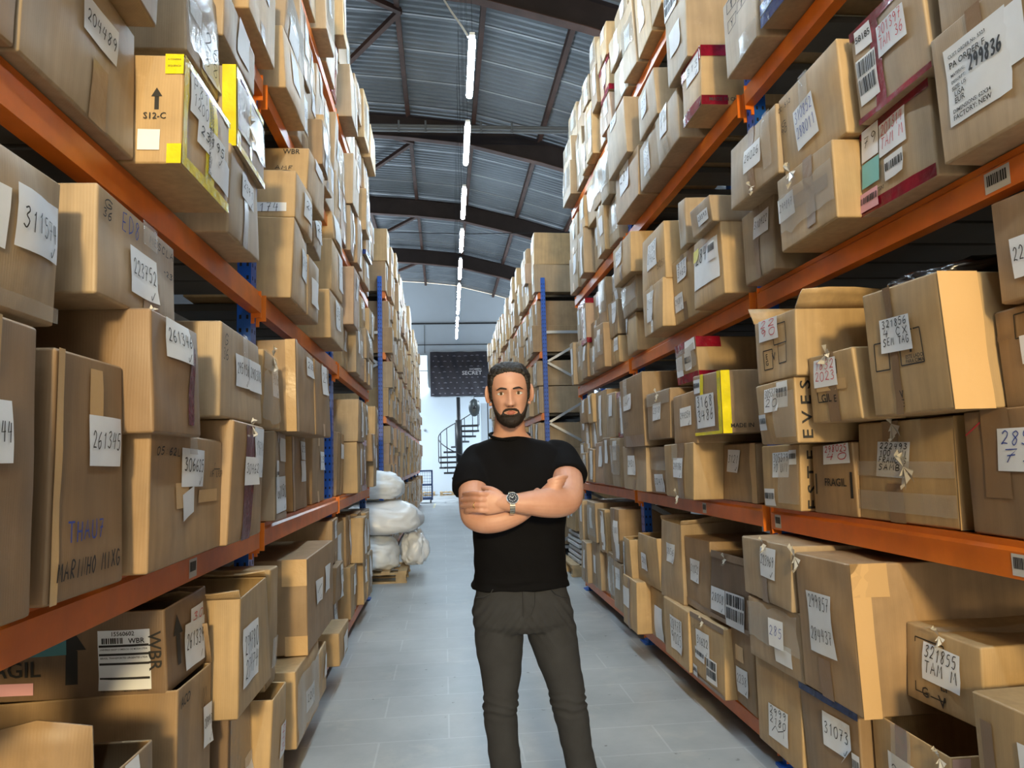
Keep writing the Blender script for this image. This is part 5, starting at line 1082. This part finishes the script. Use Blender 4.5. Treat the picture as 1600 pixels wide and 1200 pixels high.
for k, (fu, fv) in enumerate(((.12, .62), (.42, .70), (.72, .78), (.12, .88))):
    c.frame_print('front', (fu-.35)*c.L, fv*c.H, c.L*.26, c.H*.15, r)
    if k % 2: c.arrow('front', (fu-.35)*c.L, fv*c.H, c.H*.11, r)
    else: c.write('printed_text', 'front', (fu-.35)*c.L, fv*c.H, c.L*.18, c.H*.11, 'Y', PRINT, r, off=.002, style='print')
# gathered film knots and torn paper ends
FILM = TAPES['clear']
def knot(cid, face, fu, fv, r=.03, k=7, m=None):
    c, rt = ctn(cid); w, h = c.frame(face)[4:]; bm = bmesh.new(); rn = random.Random(len(cid)*31+k)
    for i in range(k):
        a = rn.uniform(0, 2*PI); l = r*rn.uniform(.6, 1.5); b = a+rn.uniform(.4, .9); u, v = (fu-.5)*w, fv*h
        o0, r0, u0_, n0 = c.frame(face)[:4]
        f = [c.pt(face, u, v, .006), c.pt(face, u+math.cos(a)*l, v+math.sin(a)*l, rn.uniform(.004, .02)), c.pt(face, u+math.cos((a+b)/2)*l*.8, v+math.sin((a+b)/2)*l*.8, rn.uniform(.01, .03)), c.pt(face, u+math.cos(b)*l*.7, v+math.sin(b)*l*.7, rn.uniform(.003, .012))]
        bm.faces.new([bm.verts.new(q) for q in f])
    link('torn_film', bm, m or mat('torn_film', (.62, .58, .50), .2, coat=.4), rt)
for a in (('b3', 'front', .6, .02), ('g4', 'front', .3, .97, .05), ('i10', 'front', .48, .98, .04), ('i4', 'front', .42, .97, .05), ('i4', 'front', .55, .55, .06), ('b7', 'front', .5, .98), ('g6', 'front', .5, .1), ('c1', 'front', .6, .97, .05), ('k3', 'front', .5, .95), ('k1', 'front', .03, .97, .05), ('l3', 'front', .4, .93, .03), ('k2', 'front', .5, .97, .03), ('k7', 'front', .9, .95, .03), ('l4', 'front', .4, .95, .03), ('j4', 'front', .45, .05, .04), ('a4', 'front', .4, .5, .05), ('j6', 'front', .5, .95, .04)): knot(*a)
# ------------------------------------------------------------------ the man
PY = 2.65
def W_at(px, py, Y=PY): return at(px, py, Y)
SKIN = bpy.data.materials.new('skin'); SKIN.use_nodes = True
_b = SKIN.node_tree.nodes['Principled BSDF']; _b.inputs['Roughness'].default_value = .48; _b.inputs['Subsurface Weight'].default_value = .12; _b.inputs['Subsurface Radius'].default_value = (.02, .008, .004)
_n = SKIN.node_tree.nodes.new('ShaderNodeTexNoise'); _n.inputs['Scale'].default_value = 14; _n.inputs['Detail'].default_value = 5
_tc = SKIN.node_tree.nodes.new('ShaderNodeTexCoord'); SKIN.node_tree.links.new(_tc.outputs['Object'], _n.inputs['Vector'])
_cr = SKIN.node_tree.nodes.new('ShaderNodeValToRGB'); _cr.color_ramp.elements[0].color = (.48, .245, .175, 1); _cr.color_ramp.elements[1].color = (.58, .325, .24, 1); _cr.color_ramp.elements[0].position = .3; _cr.color_ramp.elements[1].position = .7
SKIN.node_tree.links.new(_n.outputs[0], _cr.inputs[0]); SKIN.node_tree.links.new(_cr.outputs[0], _b.inputs['Base Color'])
SHIRT = mat('black_cotton', (.0035, .0036, .005), .85, bump=.2, bscale=300, spec=.12)
JEANS = mat('charcoal_denim', (.034, .036, .042), .85, noise_amt=.12, nscale=20, bump=.3, bscale=400, spec=.2)
HAIR = mat('dark_hair', (.012, .009, .007), .55, noise_amt=.5, nscale=120, bump=.8, bscale=220)
BEARD = mat('dark_beard', (.018, .011, .008), .65, noise_amt=.5, nscale=160, bump=.8, bscale=300)
base = W_at(817, 1000); base = Vector((base.x, PY, 0))
MAN = thing('person', base, 'man in black t-shirt and charcoal jeans standing with arms crossed', 'person')
def loc(p): return Vector(p)-base
def lerpt(T, z):
    if z <= T[0][0]: return T[0][1:]
    for a, b in zip(T, T[1:]):
        if z <= b[0]:
            t = (z-a[0])/(b[0]-a[0]); t = t*t*(3-2*t) if False else t
            return tuple(p+(q-p)*t for p, q in zip(a[1:], b[1:]))
    return T[-1][1:]
def smoothT(T):
    """catmull interpolation of a table"""
    out = []
    for i in range(len(T)-1):
        p0 = T[max(i-1, 0)]; p1 = T[i]; p2 = T[i+1]; p3 = T[min(i+2, len(T)-1)]
        for k in range(6):
            t = k/6; out.append(tuple(.5*(2*b+(c-a)*t+(2*a-5*b+4*c-d)*t*t+(3*b-a-3*c+d)*t**3) if j else b+(c-b)*t for j, (a, b, c, d) in enumerate(zip(p0, p1, p2, p3))))
    out.append(T[-1]); return out
# head: z, half width, front, back
HT = smoothT([(-.118, .012, .062, -.030), (-.114, .026, .078, -.020), (-.104, .038, .086, .0), (-.088, .049, .087, .030), (-.066, .057, .086, .055), (-.04, .062, .085, .072),
              (-.01, .067, .083, .085), (.02, .0705, .086, .093), (.045, .071, .087, .096), (.068, .067, .081, .092), (.088, .056, .066, .078), (.101, .040, .046, .056), (.108, .022, .024, .030), (.111, .004, .004, .006)])
def gs(x, s): return math.exp(-(x/s)**2)
def head_pt(z, ph, off=0):
    """ph 0 = face front, positive to picture right"""
    w, f, b = lerpt(HT, z); c, s = math.cos(ph), math.sin(ph)
    e = 2.25; d = f if c > 0 else b
    r = 1/((abs(c)**e+abs(s)**e)**(1/e))
    x = w*s*r; y = d*c*r
    if d < 0 and c <= 0: y = -abs(d)*c*r*-1
    k = max(0, c)**.6
    fw = 0
    # nose
    if -.052 < z < .03:
        t = (.022-z)/.060; t = max(0, min(1, t)); pr = t**1.15
        if z < -.040: pr *= max(0, 1-(-.040-z)/.010)
        fw += .027*pr*gs(x, .0085+.004*t) + .0045*gs(z-.012, .018)*gs(x, .010)
    fw += .010*gs(abs(x)-.0135, .006)*gs(z+.036, .008)
    fw -= .0105*gs(abs(x)-.031, .015)*gs(z-.002, .011)
    fw += .0050*gs(z-.020, .008)*gs(abs(x)-.030, .022)
    fw += .0045*gs(abs(x)-.040, .016)*gs(z+.024, .016)
    fw += .0055*gs(z+.0605, .0045)*gs(x, .019) + .0065*gs(z+.0715, .0055)*gs(x, .017) - .0045*gs(z+.0660, .0022)*gs(x, .023)
    fw -= .004*gs(z+.083, .006)*gs(x, .02); fw += .006*gs(z+.100, .011)*gs(x, .022)
    fw -= .0035*gs(abs(x)-.028, .006)*gs(z+.055, .016)
    y += fw*k
    p = Vector((x, -y, z))
    if off:
        n = Vector((s*r/max(w, .02), -c*r/max(abs(d), .02), 0)).normalized()
        n.z = max(-.6, min(1.5, (z-.045)*14 if z > .045 else (z+.06)*8 if z < -.06 else 0)); n.normalize(); p += n*off
    return p
HC0 = W_at(796, 615.5, 2.60); HROT = Matrix.Rotation(math.radians(-4), 3, 'Z') @ Matrix.Rotation(math.radians(-1.5), 3, 'Y') @ Matrix.Rotation(math.radians(5), 3, 'X')
HS = 0.985
def hw(p): return HC0 + HROT @ (Vector(p)*HS)
body = bmesh.new()
def grid_closed(bm, rows, captop=True, capbot=True):
    R = [[bm.verts.new(p) for p in r] for r in rows]; n = len(R[0])
    for a, b in zip(R, R[1:]):
        for k in range(n): bm.faces.new((a[k], a[(k+1) % n], b[(k+1) % n], b[k]))
    if capbot: bm.faces.new(R[0][::-1])
    if captop: bm.faces.new(R[-1])
NA = 120; ZS = [-.118+.229*i/110 for i in range(111)]
grid_closed(body, [[loc(hw(head_pt(z, 2*PI*k/NA))) for k in range(NA)] for z in ZS])
# ears
for s in (-1, 1):
    bm = body; rows = []
    m = Matrix.Rotation(s*math.radians(30), 3, 'Z')
    for a in range(14):
        th = 2*PI*a/14; rr = 1+.15*math.sin(th)
        rows.append((.0145*math.cos(th)*rr, .031*math.sin(th)*rr*(1 if math.sin(th) > 0 else .9)))
    ring = [Vector((s*.0735, .008, -.004)) + m @ Vector((s*.007, p[0], p[1])) for p in rows]
    tube(bm, [loc(hw(q)) for q in ring+[ring[0], ring[1]]], .0048, 6, caps=False)
    R1 = [loc(hw(q + Vector((s*-.002, 0, 0)))) for q in ring]; R2 = [loc(hw(q+Vector((s*-.009, 0, 0)))) for q in ring]
    grid_closed(bm, [R1, R2])
    bmesh.ops.create_icosphere(bm, subdivisions=2, radius=.007, matrix=Matrix.Translation(loc(hw((s*.072, .0, -.036)))))
# neck and covered trunk
def elrow(cx, cy, cz, a, b, n=40, e=2.3, tilt=0):
    out = []
    for k in range(n):
        t = 2*PI*k/n; c, s = math.cos(t), math.sin(t); r = 1/((abs(c)**e+abs(s)**e)**(1/e)); out.append(Vector((cx+a*c*r, cy+b*s*r, cz+tilt*s*b)))
    return out
def torso(bm, T, n=56, e=2.4):
    rows = []
    for (px, py, Y, a, b) in T:
        c = W_at(px, py, PY); rows.append([loc(v) for v in elrow(c.x, Y, c.z, a, b, n, e)])
    grid_closed(bm, rows[::-1])
torso(body, [(795.5, 640, 2.645, .052, .058), (796, 660, 2.65, .054, .060), (797, 676, 2.665, .060, .062), (799, 688, 2.68, .085, .066), (804, 703, 2.69, .145, .078), (806, 725, 2.68, .170, .10), (809, 780, 2.67, .155, .105), (812, 850, 2.67, .145, .10), (814, 915, 2.67, .145, .09), (817, 950, 2.67, .15, .085)], 48)
def limb(bm, P, n=20):
    pts = catmull([Vector((*W_at(a, b, Y),)) for a, b, Y, r in P], 5); rs = catmull([(r, 0, 0) for *_, r in P], 5)
    tube(bm, [loc(p) for p in pts], [r.x for r in rs], n)
# picture-left arm (his right): upper arm down, forearm across and up behind the other
limb(body, [(748, 718, 2.68, .045), (741, 740, 2.64, .056), (740, 770, 2.58, .0535), (739, 795, 2.52, .047), (742, 808, 2.475, .043), (760, 813, 2.445, .044), (785, 810, 2.435, .0415), (812, 800, 2.44, .035), (834, 782, 2.455, .029), (846, 768, 2.462, .021)])
# his left arm (picture right)
limb(body, [(872, 716, 2.68, .045), (883, 740, 2.62, .058), (887, 765, 2.54, .056), (886, 780, 2.475, .050), (872, 786, 2.43, .0485), (850, 786, 2.40, .0475), (828, 786, 2.385, .040), (806, 786, 2.375, .0310), (796, 786, 2.375, .0285), (786, 786, 2.378, .0235), (774, 786, 2.382, .016)])
def finger(bm, P, r0, r1):
    pts = catmull([W_at(a, b, Y) for a, b, Y in P], 5); n = len(pts)
    tube(bm, [loc(p) for p in pts], [r0+(r1-r0)*i/(n-1) - (.0006 if i in (n//3, 2*n//3) else 0) for i in range(n)], 12)
    bmesh.ops.create_icosphere(bm, subdivisions=2, radius=r1, matrix=Matrix.Translation(loc(pts[-1])))
# his left hand lying on the other upper arm: palm, four fingers, thumb
def palm(bm, A, B, ha, hb, th, up):
    """a flattened lump from wrist A to knuckles B"""
    A, B = W_at(*A), W_at(*B); d = (B-A); rows = []; up = Vector(up); sd = d.normalized().cross(up).normalized()
    for i in range(9):
        t = i/8; c = A+d*t; h = ha+(hb-ha)*math.sin(t*PI/2); th_ = th*(1+.15*math.sin(t*PI)); ends = .75 if i in (0, 8) else 1
        rows.append([loc(c + up*(h*math.cos(q))*ends + sd*(th_*math.sin(q))*ends) for q in [2*PI*k/20 for k in range(20)]])
    grid_closed(bm, rows)
palm(body, (799, 786, 2.378), (753, 785, 2.388), .021, .041, .0155, (0, 0, 1))
for i, (ky, ty, tx, k) in enumerate(((771.5, 771, 725, 0), (780.5, 780.5, 722, 0), (789.5, 790, 722.5, 0), (798, 799, 727, 0))):
    finger(body, [(762, ky+1, 2.380), (751, ky, 2.374), (740, (ky+ty)/2-.8, 2.392+.004*(i > 2)), (731, ty, 2.425), (tx, ty+.8, 2.462)], .0092-.0008*(i == 3), .0078-.0008*(i == 3))
finger(body, [(783, 774, 2.385), (773, 767, 2.392), (763, 763.5, 2.41), (755, 762.5, 2.43)], .0115, .0088)
# his right hand tucked over the other arm's crook, fingers showing
palm(body, (838, 777, 2.45), (861, 757, 2.425), .016, .025, .012, (.45, 0, .89))
for i, (a, b) in enumerate(((0, 0), (1, 6.5), (2, 12.5), (3, 18))):
    finger(body, [(857-1.5*i, 753+b*.9, 2.424), (867-1.0*i, 748.5+b*.9, 2.408), (877-1.5*i, 745.5+b*.9, 2.412), (885-3.0*i, 745+b*.9, 2.432)], .0086-.0006*(i == 3), .0070)
finger(body, [(848, 772, 2.44), (858, 770, 2.455), (867, 766, 2.47)], .010, .0085)
# legs under the jeans, feet in shoes
limb(body, [(788, 950, 2.67, .06), (781, 1040, 2.66, .055), (783, 1110, 2.65, .045), (791, 1200, 2.66, .042), (797, 1300, 2.68, .034), (797, 1318, 2.68, .034)])
limb(body, [(848, 950, 2.67, .06), (877, 1040, 2.66, .055), (890, 1100, 2.65, .045), (909, 1200, 2.66, .042), (929, 1300, 2.68, .034), (930, 1318, 2.68, .034)])
def remeshed(name, bm, m, vox, smooth=3, factor=.5, parent=MAN, disp=None):
    bmesh.ops.recalc_face_normals(bm, faces=bm.faces)
    me = bpy.data.meshes.new(name); bm.to_mesh(me); bm.free(); o = bpy.data.objects.new(name, me); COL.objects.link(o)
    r = o.modifiers.new('r', 'REMESH'); r.mode = 'VOXEL'; r.voxel_size = vox; r.use_smooth_shade = True
    s = o.modifiers.new('s', 'SMOOTH'); s.iterations = smooth; s.factor = factor
    dg = bpy.context.evaluated_depsgraph_get(); dg.update(); me2 = bpy.data.meshes.new_from_object(o.evaluated_get(dg)); o.modifiers.clear(); o.data = me2; me2.name = name
    me2.materials.clear(); me2.materials.append(m)
    if disp:
        co = np.empty(len(me2.vertices)*3); me2.vertices.foreach_get('co', co); co = co.reshape(-1, 3); no = np.empty(len(me2.vertices)*3); me2.vertices.foreach_get('normal', no); no = no.reshape(-1, 3)
        d = np.array([disp(Vector(c), Vector(q)) for c, q in zip(co, no)]); co += no*d[:, None]; me2.vertices.foreach_set('co', co.ravel())
    me2.polygons.foreach_set('use_smooth', [True]*len(me2.polygons)); me2.update()
    o.parent = parent; return o
remeshed('body', body, SKIN, .0030, 2, .5)
# t-shirt
sh = bmesh.new()
torso(sh, [(798, 681, 2.678, .068, .072), (800, 685.5, 2.68, .092, .078), (802, 690, 2.684, .122, .084), (804, 697, 2.685, .152, .090), (806, 706, 2.685, .176, .098), (807.5, 718, 2.68, .187, .110), (808, 733, 2.675, .189, .120), (809, 760, 2.665, .184, .128), (811, 800, 2.66, .172, .130), (812, 850, 2.66, .166, .124), (813, 890, 2.665, .168, .120), (813.5, 916, 2.668, .175, .122)], 64)
limb(sh, [(768, 707, 2.69, .040), (748, 715, 2.685, .055), (740, 730, 2.66, .064), (737, 750, 2.62, .069), (737.5, 767, 2.59, .0685)], 28)
limb(sh, [(854, 703, 2.69, .040), (873, 711, 2.685, .055), (881, 723, 2.66, .064), (885, 736, 2.63, .071), (887, 748, 2.60, .0715)], 28)
def shirt_disp(c, n):
    z = c.z; x = c.x
    a = noise.noise(Vector((c.x*7, c.y*5, c.z*16)))*.006 + noise.noise(Vector((c.x*16+c.z*9, c.y*8, c.z*10)))*.0045
    if z < 1.02: a += .006*math.sin(z*130+noise.noise(c*8)*3)*max(0, min(1, (1.06-z)*8))
    return a
remeshed('t_shirt', sh, SHIRT, .006, 4, .5, disp=shirt_disp)
bm = bmesh.new()   # neck ribbing
col = [W_at(796+20.5*math.sin(t)*1.5, 681+8*math.cos(t)*(1 if math.cos(t) > 0 else .5)-2, 2.678-.078*math.cos(t)) for t in [2*PI*k/28 for k in range(29)]]
tube(bm, [loc(p) for p in col], .0055, 8, caps=False); link('collar', bm, SHIRT, MAN, smooth=True)
# jeans
jn = bmesh.new()
torso(jn, [(814, 902, 2.668, .158, .108), (815, 925, 2.668, .168, .112), (817, 950, 2.668, .178, .116), (819, 972, 2.668, .180, .112), (820, 984, 2.668, .165, .095)], 56, 2.6)
limb(jn, [(781, 952, 2.665, .088), (779.5, 985, 2.665, .090), (781, 1015, 2.66, .083), (782.5, 1045, 2.655, .073), (782.5, 1075, 2.65, .063), (782, 1097, 2.645, .060), (781.5, 1115, 2.65, .060), (786, 1160, 2.66, .056), (791, 1200, 2.67, .054), (796, 1270, 2.68, .050), (797, 1312, 2.68, .052)], 30)
limb(jn, [(853, 952, 2.665, .088), (862, 985, 2.665, .090), (869, 1015, 2.66, .081), (877, 1045, 2.655, .073), (884, 1075, 2.65, .065), (888, 1097, 2.645, .063), (892, 1115, 2.65, .062), (901, 1160, 2.66, .056), (909, 1200, 2.67, .053), (924, 1270, 2.68, .050), (930, 1312, 2.68, .052)], 30)
zk = W_at(785, 1100).z
def jeans_disp(c, n):
    z = c.z; a = noise.noise(Vector((c.x*6, c.y*6, c.z*14)))*.005 + noise.noise(Vector((c.x*18, c.y*10, c.z*30)))*.0022
    k = gs(z-zk, .035); a += k*.0038*math.sin((z-zk)*230+c.x*25+noise.noise(c*14)*4); k = gs(z-zk-.30, .06); a += k*.0025*math.sin((z+abs(c.x)*1.4)*150)
    return a
remeshed('jeans', jn, JEANS, .0055, 3, .5, disp=jeans_disp)
def frontpt(px, py, off=0):   # a point on the front of the jeans near the fly
    c = W_at(px, py, 2.668-.112-off); return loc(c)
bm = bmesh.new(); ribbonY = lambda P, w: tube(bm, [frontpt(*p) for p in P], w, 6)
ribbonY([(817, 918, .004), (817.5, 940, .008), (818, 965, .007)], .0022); ribbonY([(836, 918, .004), (836, 945, .006), (830, 962, .007), (820, 968, .006)], .0014)
link('fly_seam', bm, JEANS, MAN)
for sx, P in ((-1, [(770, 921, .004), (766, 928, .0), (755, 933, -.008), (744, 934, -.03)]), (1, [(862, 921, .004), (868, 928, -.002), (878, 932, -.012), (887, 933, -.03)])):
    bm = bmesh.new(); tube(bm, [frontpt(*p) for p in P], .0018, 6); link('pocket_seam', bm, JEANS, MAN)
# shoes
for px, in ((797,), (930,)):
    c = W_at(px, 1310, 2.66); bm = bmesh.new(); rows = []
    for i in range(12):
        t = i/11; y = 2.74-.28*t; w_ = .032+.018*math.sin(min(1, t*1.25)*PI*.75); h_ = .075*(1-t)**.8+.035; 
        rows.append([loc(Vector((c.x+w_*math.cos(q), y, max(0.0, h_/2+h_/2*math.sin(q))))) for q in [2*PI*k/20 for k in range(20)]])
    grid_closed(bm, rows); link('shoe', bm, mat('black_leather', (.02, .018, .016), .4), MAN, smooth=True)
# hair and beard: shells grown off the head
def shell(name, mask, thick, m, n=200, nz=170, nseed=0):
    bm = bmesh.new(); V = {}; zs = [-.121+.2325*i/nz for i in range(nz+1)]
    def vv(i, k):
        k %= n
        if (i, k) not in V:
            z = zs[i]; ph = 2*PI*k/n; ph = ph-2*PI if ph > PI else ph; w = mask(z, ph)
            p0 = head_pt(z, ph); q = p0*60; t = thick*(1-.45*min(1, abs(math.sin(ph))**4)*max(0, min(1, (.085-z)/.05)))*(min(1, max(0, w))**.5)*(1+.35*noise.noise(q)+.25*noise.noise(q*2.3)) - .0012*(w <= 0)
            V[i, k] = (bm.verts.new(loc(hw(head_pt(z, ph, t)))), w)
        return V[i, k]
    for i in range(nz):
        for k in range(n):
            q = [vv(i, k), vv(i, k+1), vv(i+1, k+1), vv(i+1, k)]
            if max(w for _, w in q) > 0: bm.faces.new([v for v, _ in q])
    for v in [v for v in bm.verts if not v.link_faces]: bm.verts.remove(v)
    return link(name, bm, m, MAN, smooth=True)
def hair_line(ph):
    a = abs(math.degrees(ph)) + 2.5*noise.noise(Vector((ph*9, 0, 0)))
    T = [(0, .079), (14, .078), (28, .074), (40, .070), (50, .058), (58, .030), (64, .005), (70, -.02), (76, -.028), (82, -.01), (92, .018), (102, .0), (112, -.045), (130, -.06), (180, -.062)]
    return lerpt(T, a)[0]
shell('hair', lambda z, ph: (z-hair_line(ph)+.003*noise.noise(Vector((ph*30, z*200, 0))))/.010, .0115, HAIR)
def beard_mask(z, ph):
    w, f, b = lerpt(HT, z); x = w*math.sin(ph); a = abs(math.degrees(ph)); jit = .0022*noise.noise(Vector((ph*22, z*160, 3)))
    if a > 88: return -1
    top = lerpt([(0, -.0500), (12, -.0505), (20, -.054), (27, -.059), (33, -.070), (42, -.074), (52, -.062), (62, -.045), (70, -.022), (76, -.0), (88, .0)], a)[0]
    m = (top-z+jit)/.006
    # mouth opening and the bare patches beside the chin tuft
    mo = ((x/.0235)**2+((z+.0668)/.0080)**2)**.5-1; m = min(m, mo*4)
    if a > 62: m = min(m, (a-62+6)/4 if a < 70 else (86-a)/4)
    return m
shell('beard', beard_mask, .0052, BEARD)
# eyes, brows, lips
EW = mat('eye_white', (.56, .58, .62), .35); IR = mat('iris_brown', (.13, .075, .035), .6, spec=.1); PU = mat('pupil', (.004, .004, .004), .5, spec=.1); LIP = mat('lip', (.42, .13, .10), .45)
for s in (-1, 1):
    q = head_pt(.001, math.asin(min(.9, .031/.0755))*s); cx, cy, cz = s*.031, q.y-.0006, .0015
    cy = head_pt(.001, s*.44).y-.0010
    bm = bmesh.new(); bmesh.ops.create_uvsphere(bm, u_segments=24, v_segments=14, radius=1)
    for v in bm.verts:
        p = v.co; u = p.x; v.co = loc(hw(Vector((cx+p.x*.0152, cy-p.y*-.0038+s*p.x*.0022*1, cz+p.z*.0070*(1-.55*abs(u)**2)))))
    e = link('eye', bm, EW, MAN, smooth=True)
    for nm, r, m, dy in (('iris', .0056, IR, -.0043), ('pupil', .0025, PU, -.0048)):
        bm = bmesh.new(); c = [bm.verts.new(loc(hw(Vector((cx-.0004+r*math.cos(t), cy+dy, cz+.0002+max(-.0056, min(.0046, r*math.sin(t)))))))) for t in [2*PI*k/20 for k in range(20)]]; bm.faces.new(c); link(nm, bm, m, e)
    bm = bmesh.new(); P = []
    for k in range(9):
        u = -1+k/4; P.append(hw(Vector((cx+u*.0148, cy-.0033+s*u*.0022+.0022*u*u, cz+.0062*(1-u*u*.92)+.0002))))
    tube(bm, [loc(p) for p in P], [.0007+.0009*(1-abs(-1+k/4)) for k in range(9)], 6); link('upper_lash', bm, BEARD, e)
    bm = bmesh.new(); P = [hw(Vector((cx+(-1+k/4)*.0152, cy-.0028+s*(-1+k/4)*.0022+.002*(-1+k/4)**2, cz+.0085*(1-(-1+k/4)**2*.9)+.0006))) for k in range(9)]
    tube(bm, [loc(p) for p in P], .0021, 6); link('eyelid', bm, SKIN, e, smooth=True)
    bm = bmesh.new(); P = []; n_ = 11; rr_ = []
    for k in range(n_):
        t = k/(n_-1); ax = .0115+.037*t; z = .0175+.0040*math.sin(min(1, t*1.25)*PI*.6)-.0065*max(0, t-.65)/.35
        w, f, b = lerpt(HT, z); ph = math.asin(min(.97, ax/w*.93)); P.append(loc(hw(head_pt(z, s*ph, .0014)))); rr_.append(.0034*math.sin(PI*(.18+.78*t))**.7)
    tube(bm, P, rr_, 8, flat=1); link('eyebrow', bm, BEARD, MAN, smooth=True)
for (zc, th, nm) in ((-.0625, .0026, 'upper_lip'), (-.0702, .0038, 'lower_lip')):
    bm = bmesh.new(); P = []; R = []
    for k in range(13):
        u = -1+k/6; x = u*(.0235 if nm == 'upper_lip' else .019); z = zc+(-.0042*u*u if nm == 'upper_lip' else .0042*u*u) + (.0008*math.cos(u*6) if nm == 'upper_lip' else 0)
        w, f, b = lerpt(HT, z); ph = math.asin(max(-.9, min(.9, x/w))); P.append(loc(hw(head_pt(z, ph, -.0012)))); R.append(max(.0006, th*(1-u*u)**.6))
    tube(bm, P, R, 10, flat=1); link(nm, bm, LIP, MAN, smooth=True)
for s in (-1, 1):
    bm = bmesh.new(); c = head_pt(-.0425, s*.1); bmesh.ops.create_icosphere(bm, subdivisions=2, radius=1, matrix=Matrix.Translation(loc(hw(Vector((s*.0065, c.y+.0012, -.0432))))) @ Matrix.Diagonal((.0038, .003, .0018, 1))); link('nostril', bm, mat('nostril_dark', (.10, .03, .02), .6), MAN, smooth=True)
# wristwatch and ring
t = bpy.data.objects.new('wristwatch', None); COL.objects.link(t); t.parent = MAN
STEEL = mat('steel', (.62, .60, .55), .22, metal=1)
wc = W_at(799.5, 786, 2.376); bm = bmesh.new()
a0 = (W_at(806, 786, 2.375)-W_at(790, 786, 2.375)).normalized(); u0 = Vector((0, 0, 1)); v0 = a0.cross(u0)
for k in range(26):
    th = 2*PI*k/26; c = wc+u0*.0345*math.cos(th)+v0*.0345*math.sin(th); tg = (-u0*math.sin(th)+v0*math.cos(th))
    bar(bm, loc(c-tg*.0036), loc(c+tg*.0036), .017, .003, up=(c-wc).normalized())
link('bracelet', bm, STEEL, t)
nrm = (-v0 if v0.y > 0 else v0)*math.cos(.45)+u0*math.sin(.45); nrm.normalize(); fc = wc+nrm*.0375
e1 = a0; e2 = nrm.cross(e1).normalized(); e2 = e2 if e2.z > 0 else -e2
def disc(r, o1, o2, m, nm, n=32):
    bm = bmesh.new(); A = [bm.verts.new(loc(fc+nrm*o1+e1*r*math.cos(2*PI*k/n)+e2*r*math.sin(2*PI*k/n))) for k in range(n)]; B = [bm.verts.new(loc(fc+nrm*o2+e1*r*math.cos(2*PI*k/n)+e2*r*math.sin(2*PI*k/n))) for k in range(n)]
    bm.faces.new(A[::-1]); bm.faces.new(B)
    for k in range(n): bm.faces.new((A[k], A[(k+1) % n], B[(k+1) % n], B[k]))
    return link(nm, bm, m, t)
disc(.0195, -.004, .004, STEEL, 'case'); disc(.0178, .004, .0052, mat('bezel_black', (.02, .02, .022), .25), 'bezel'); disc(.0135, .0052, .0056, mat('dial_black', (.015, .015, .017), .2), 'dial')
bm = bmesh.new()
for k in range(12):
    a = 2*PI*k/12; c = fc+nrm*.006+e1*.011*math.cos(a)+e2*.011*math.sin(a); bar(bm, loc(c-(e1*math.cos(a)+e2*math.sin(a))*.0012), loc(c+(e1*math.cos(a)+e2*math.sin(a))*.0012), .0012, .0003, up=nrm)
for a, l in ((1.1, .006), (2.6, .009)): bar(bm, loc(fc+nrm*.0062), loc(fc+nrm*.0062+(e1*math.cos(a)+e2*math.sin(a))*l), .001, .0003, up=nrm)
link('hands_and_markers', bm, mat('watch_white', (.8, .8, .8), .4), t)
bm = bmesh.new(); P = W_at(743, 789.6, 2.385); ax = (W_at(751, 789.5, 2.374)-W_at(735, 789.8, 2.40)).normalized(); u_ = Vector((0, 0, 1)); v_ = ax.cross(u_).normalized()
tube(bm, [loc(P+u_*.0108*math.cos(q)+v_*.0108*math.sin(q)) for q in [2*PI*k/24 for k in range(26)]], .0016, 6, caps=False); link('ring', bm, mat('gold', (.75, .55, .25), .2, metal=1), MAN, smooth=True)
# nails
NAIL = mat('nail', (.70, .42, .36), .3)
for pts in ([(884, 744, 2.438)], [(881, 751, 2.436)]):
    c = W_at(*pts[0]); bm = bmesh.new(); bmesh.ops.create_icosphere(bm, subdivisions=2, radius=1, matrix=Matrix.Translation(loc(c)) @ Matrix.Diagonal((.0055, .0025, .004, 1))); link('nail', bm, NAIL, MAN, smooth=True)
bpy.context.view_layer.update()
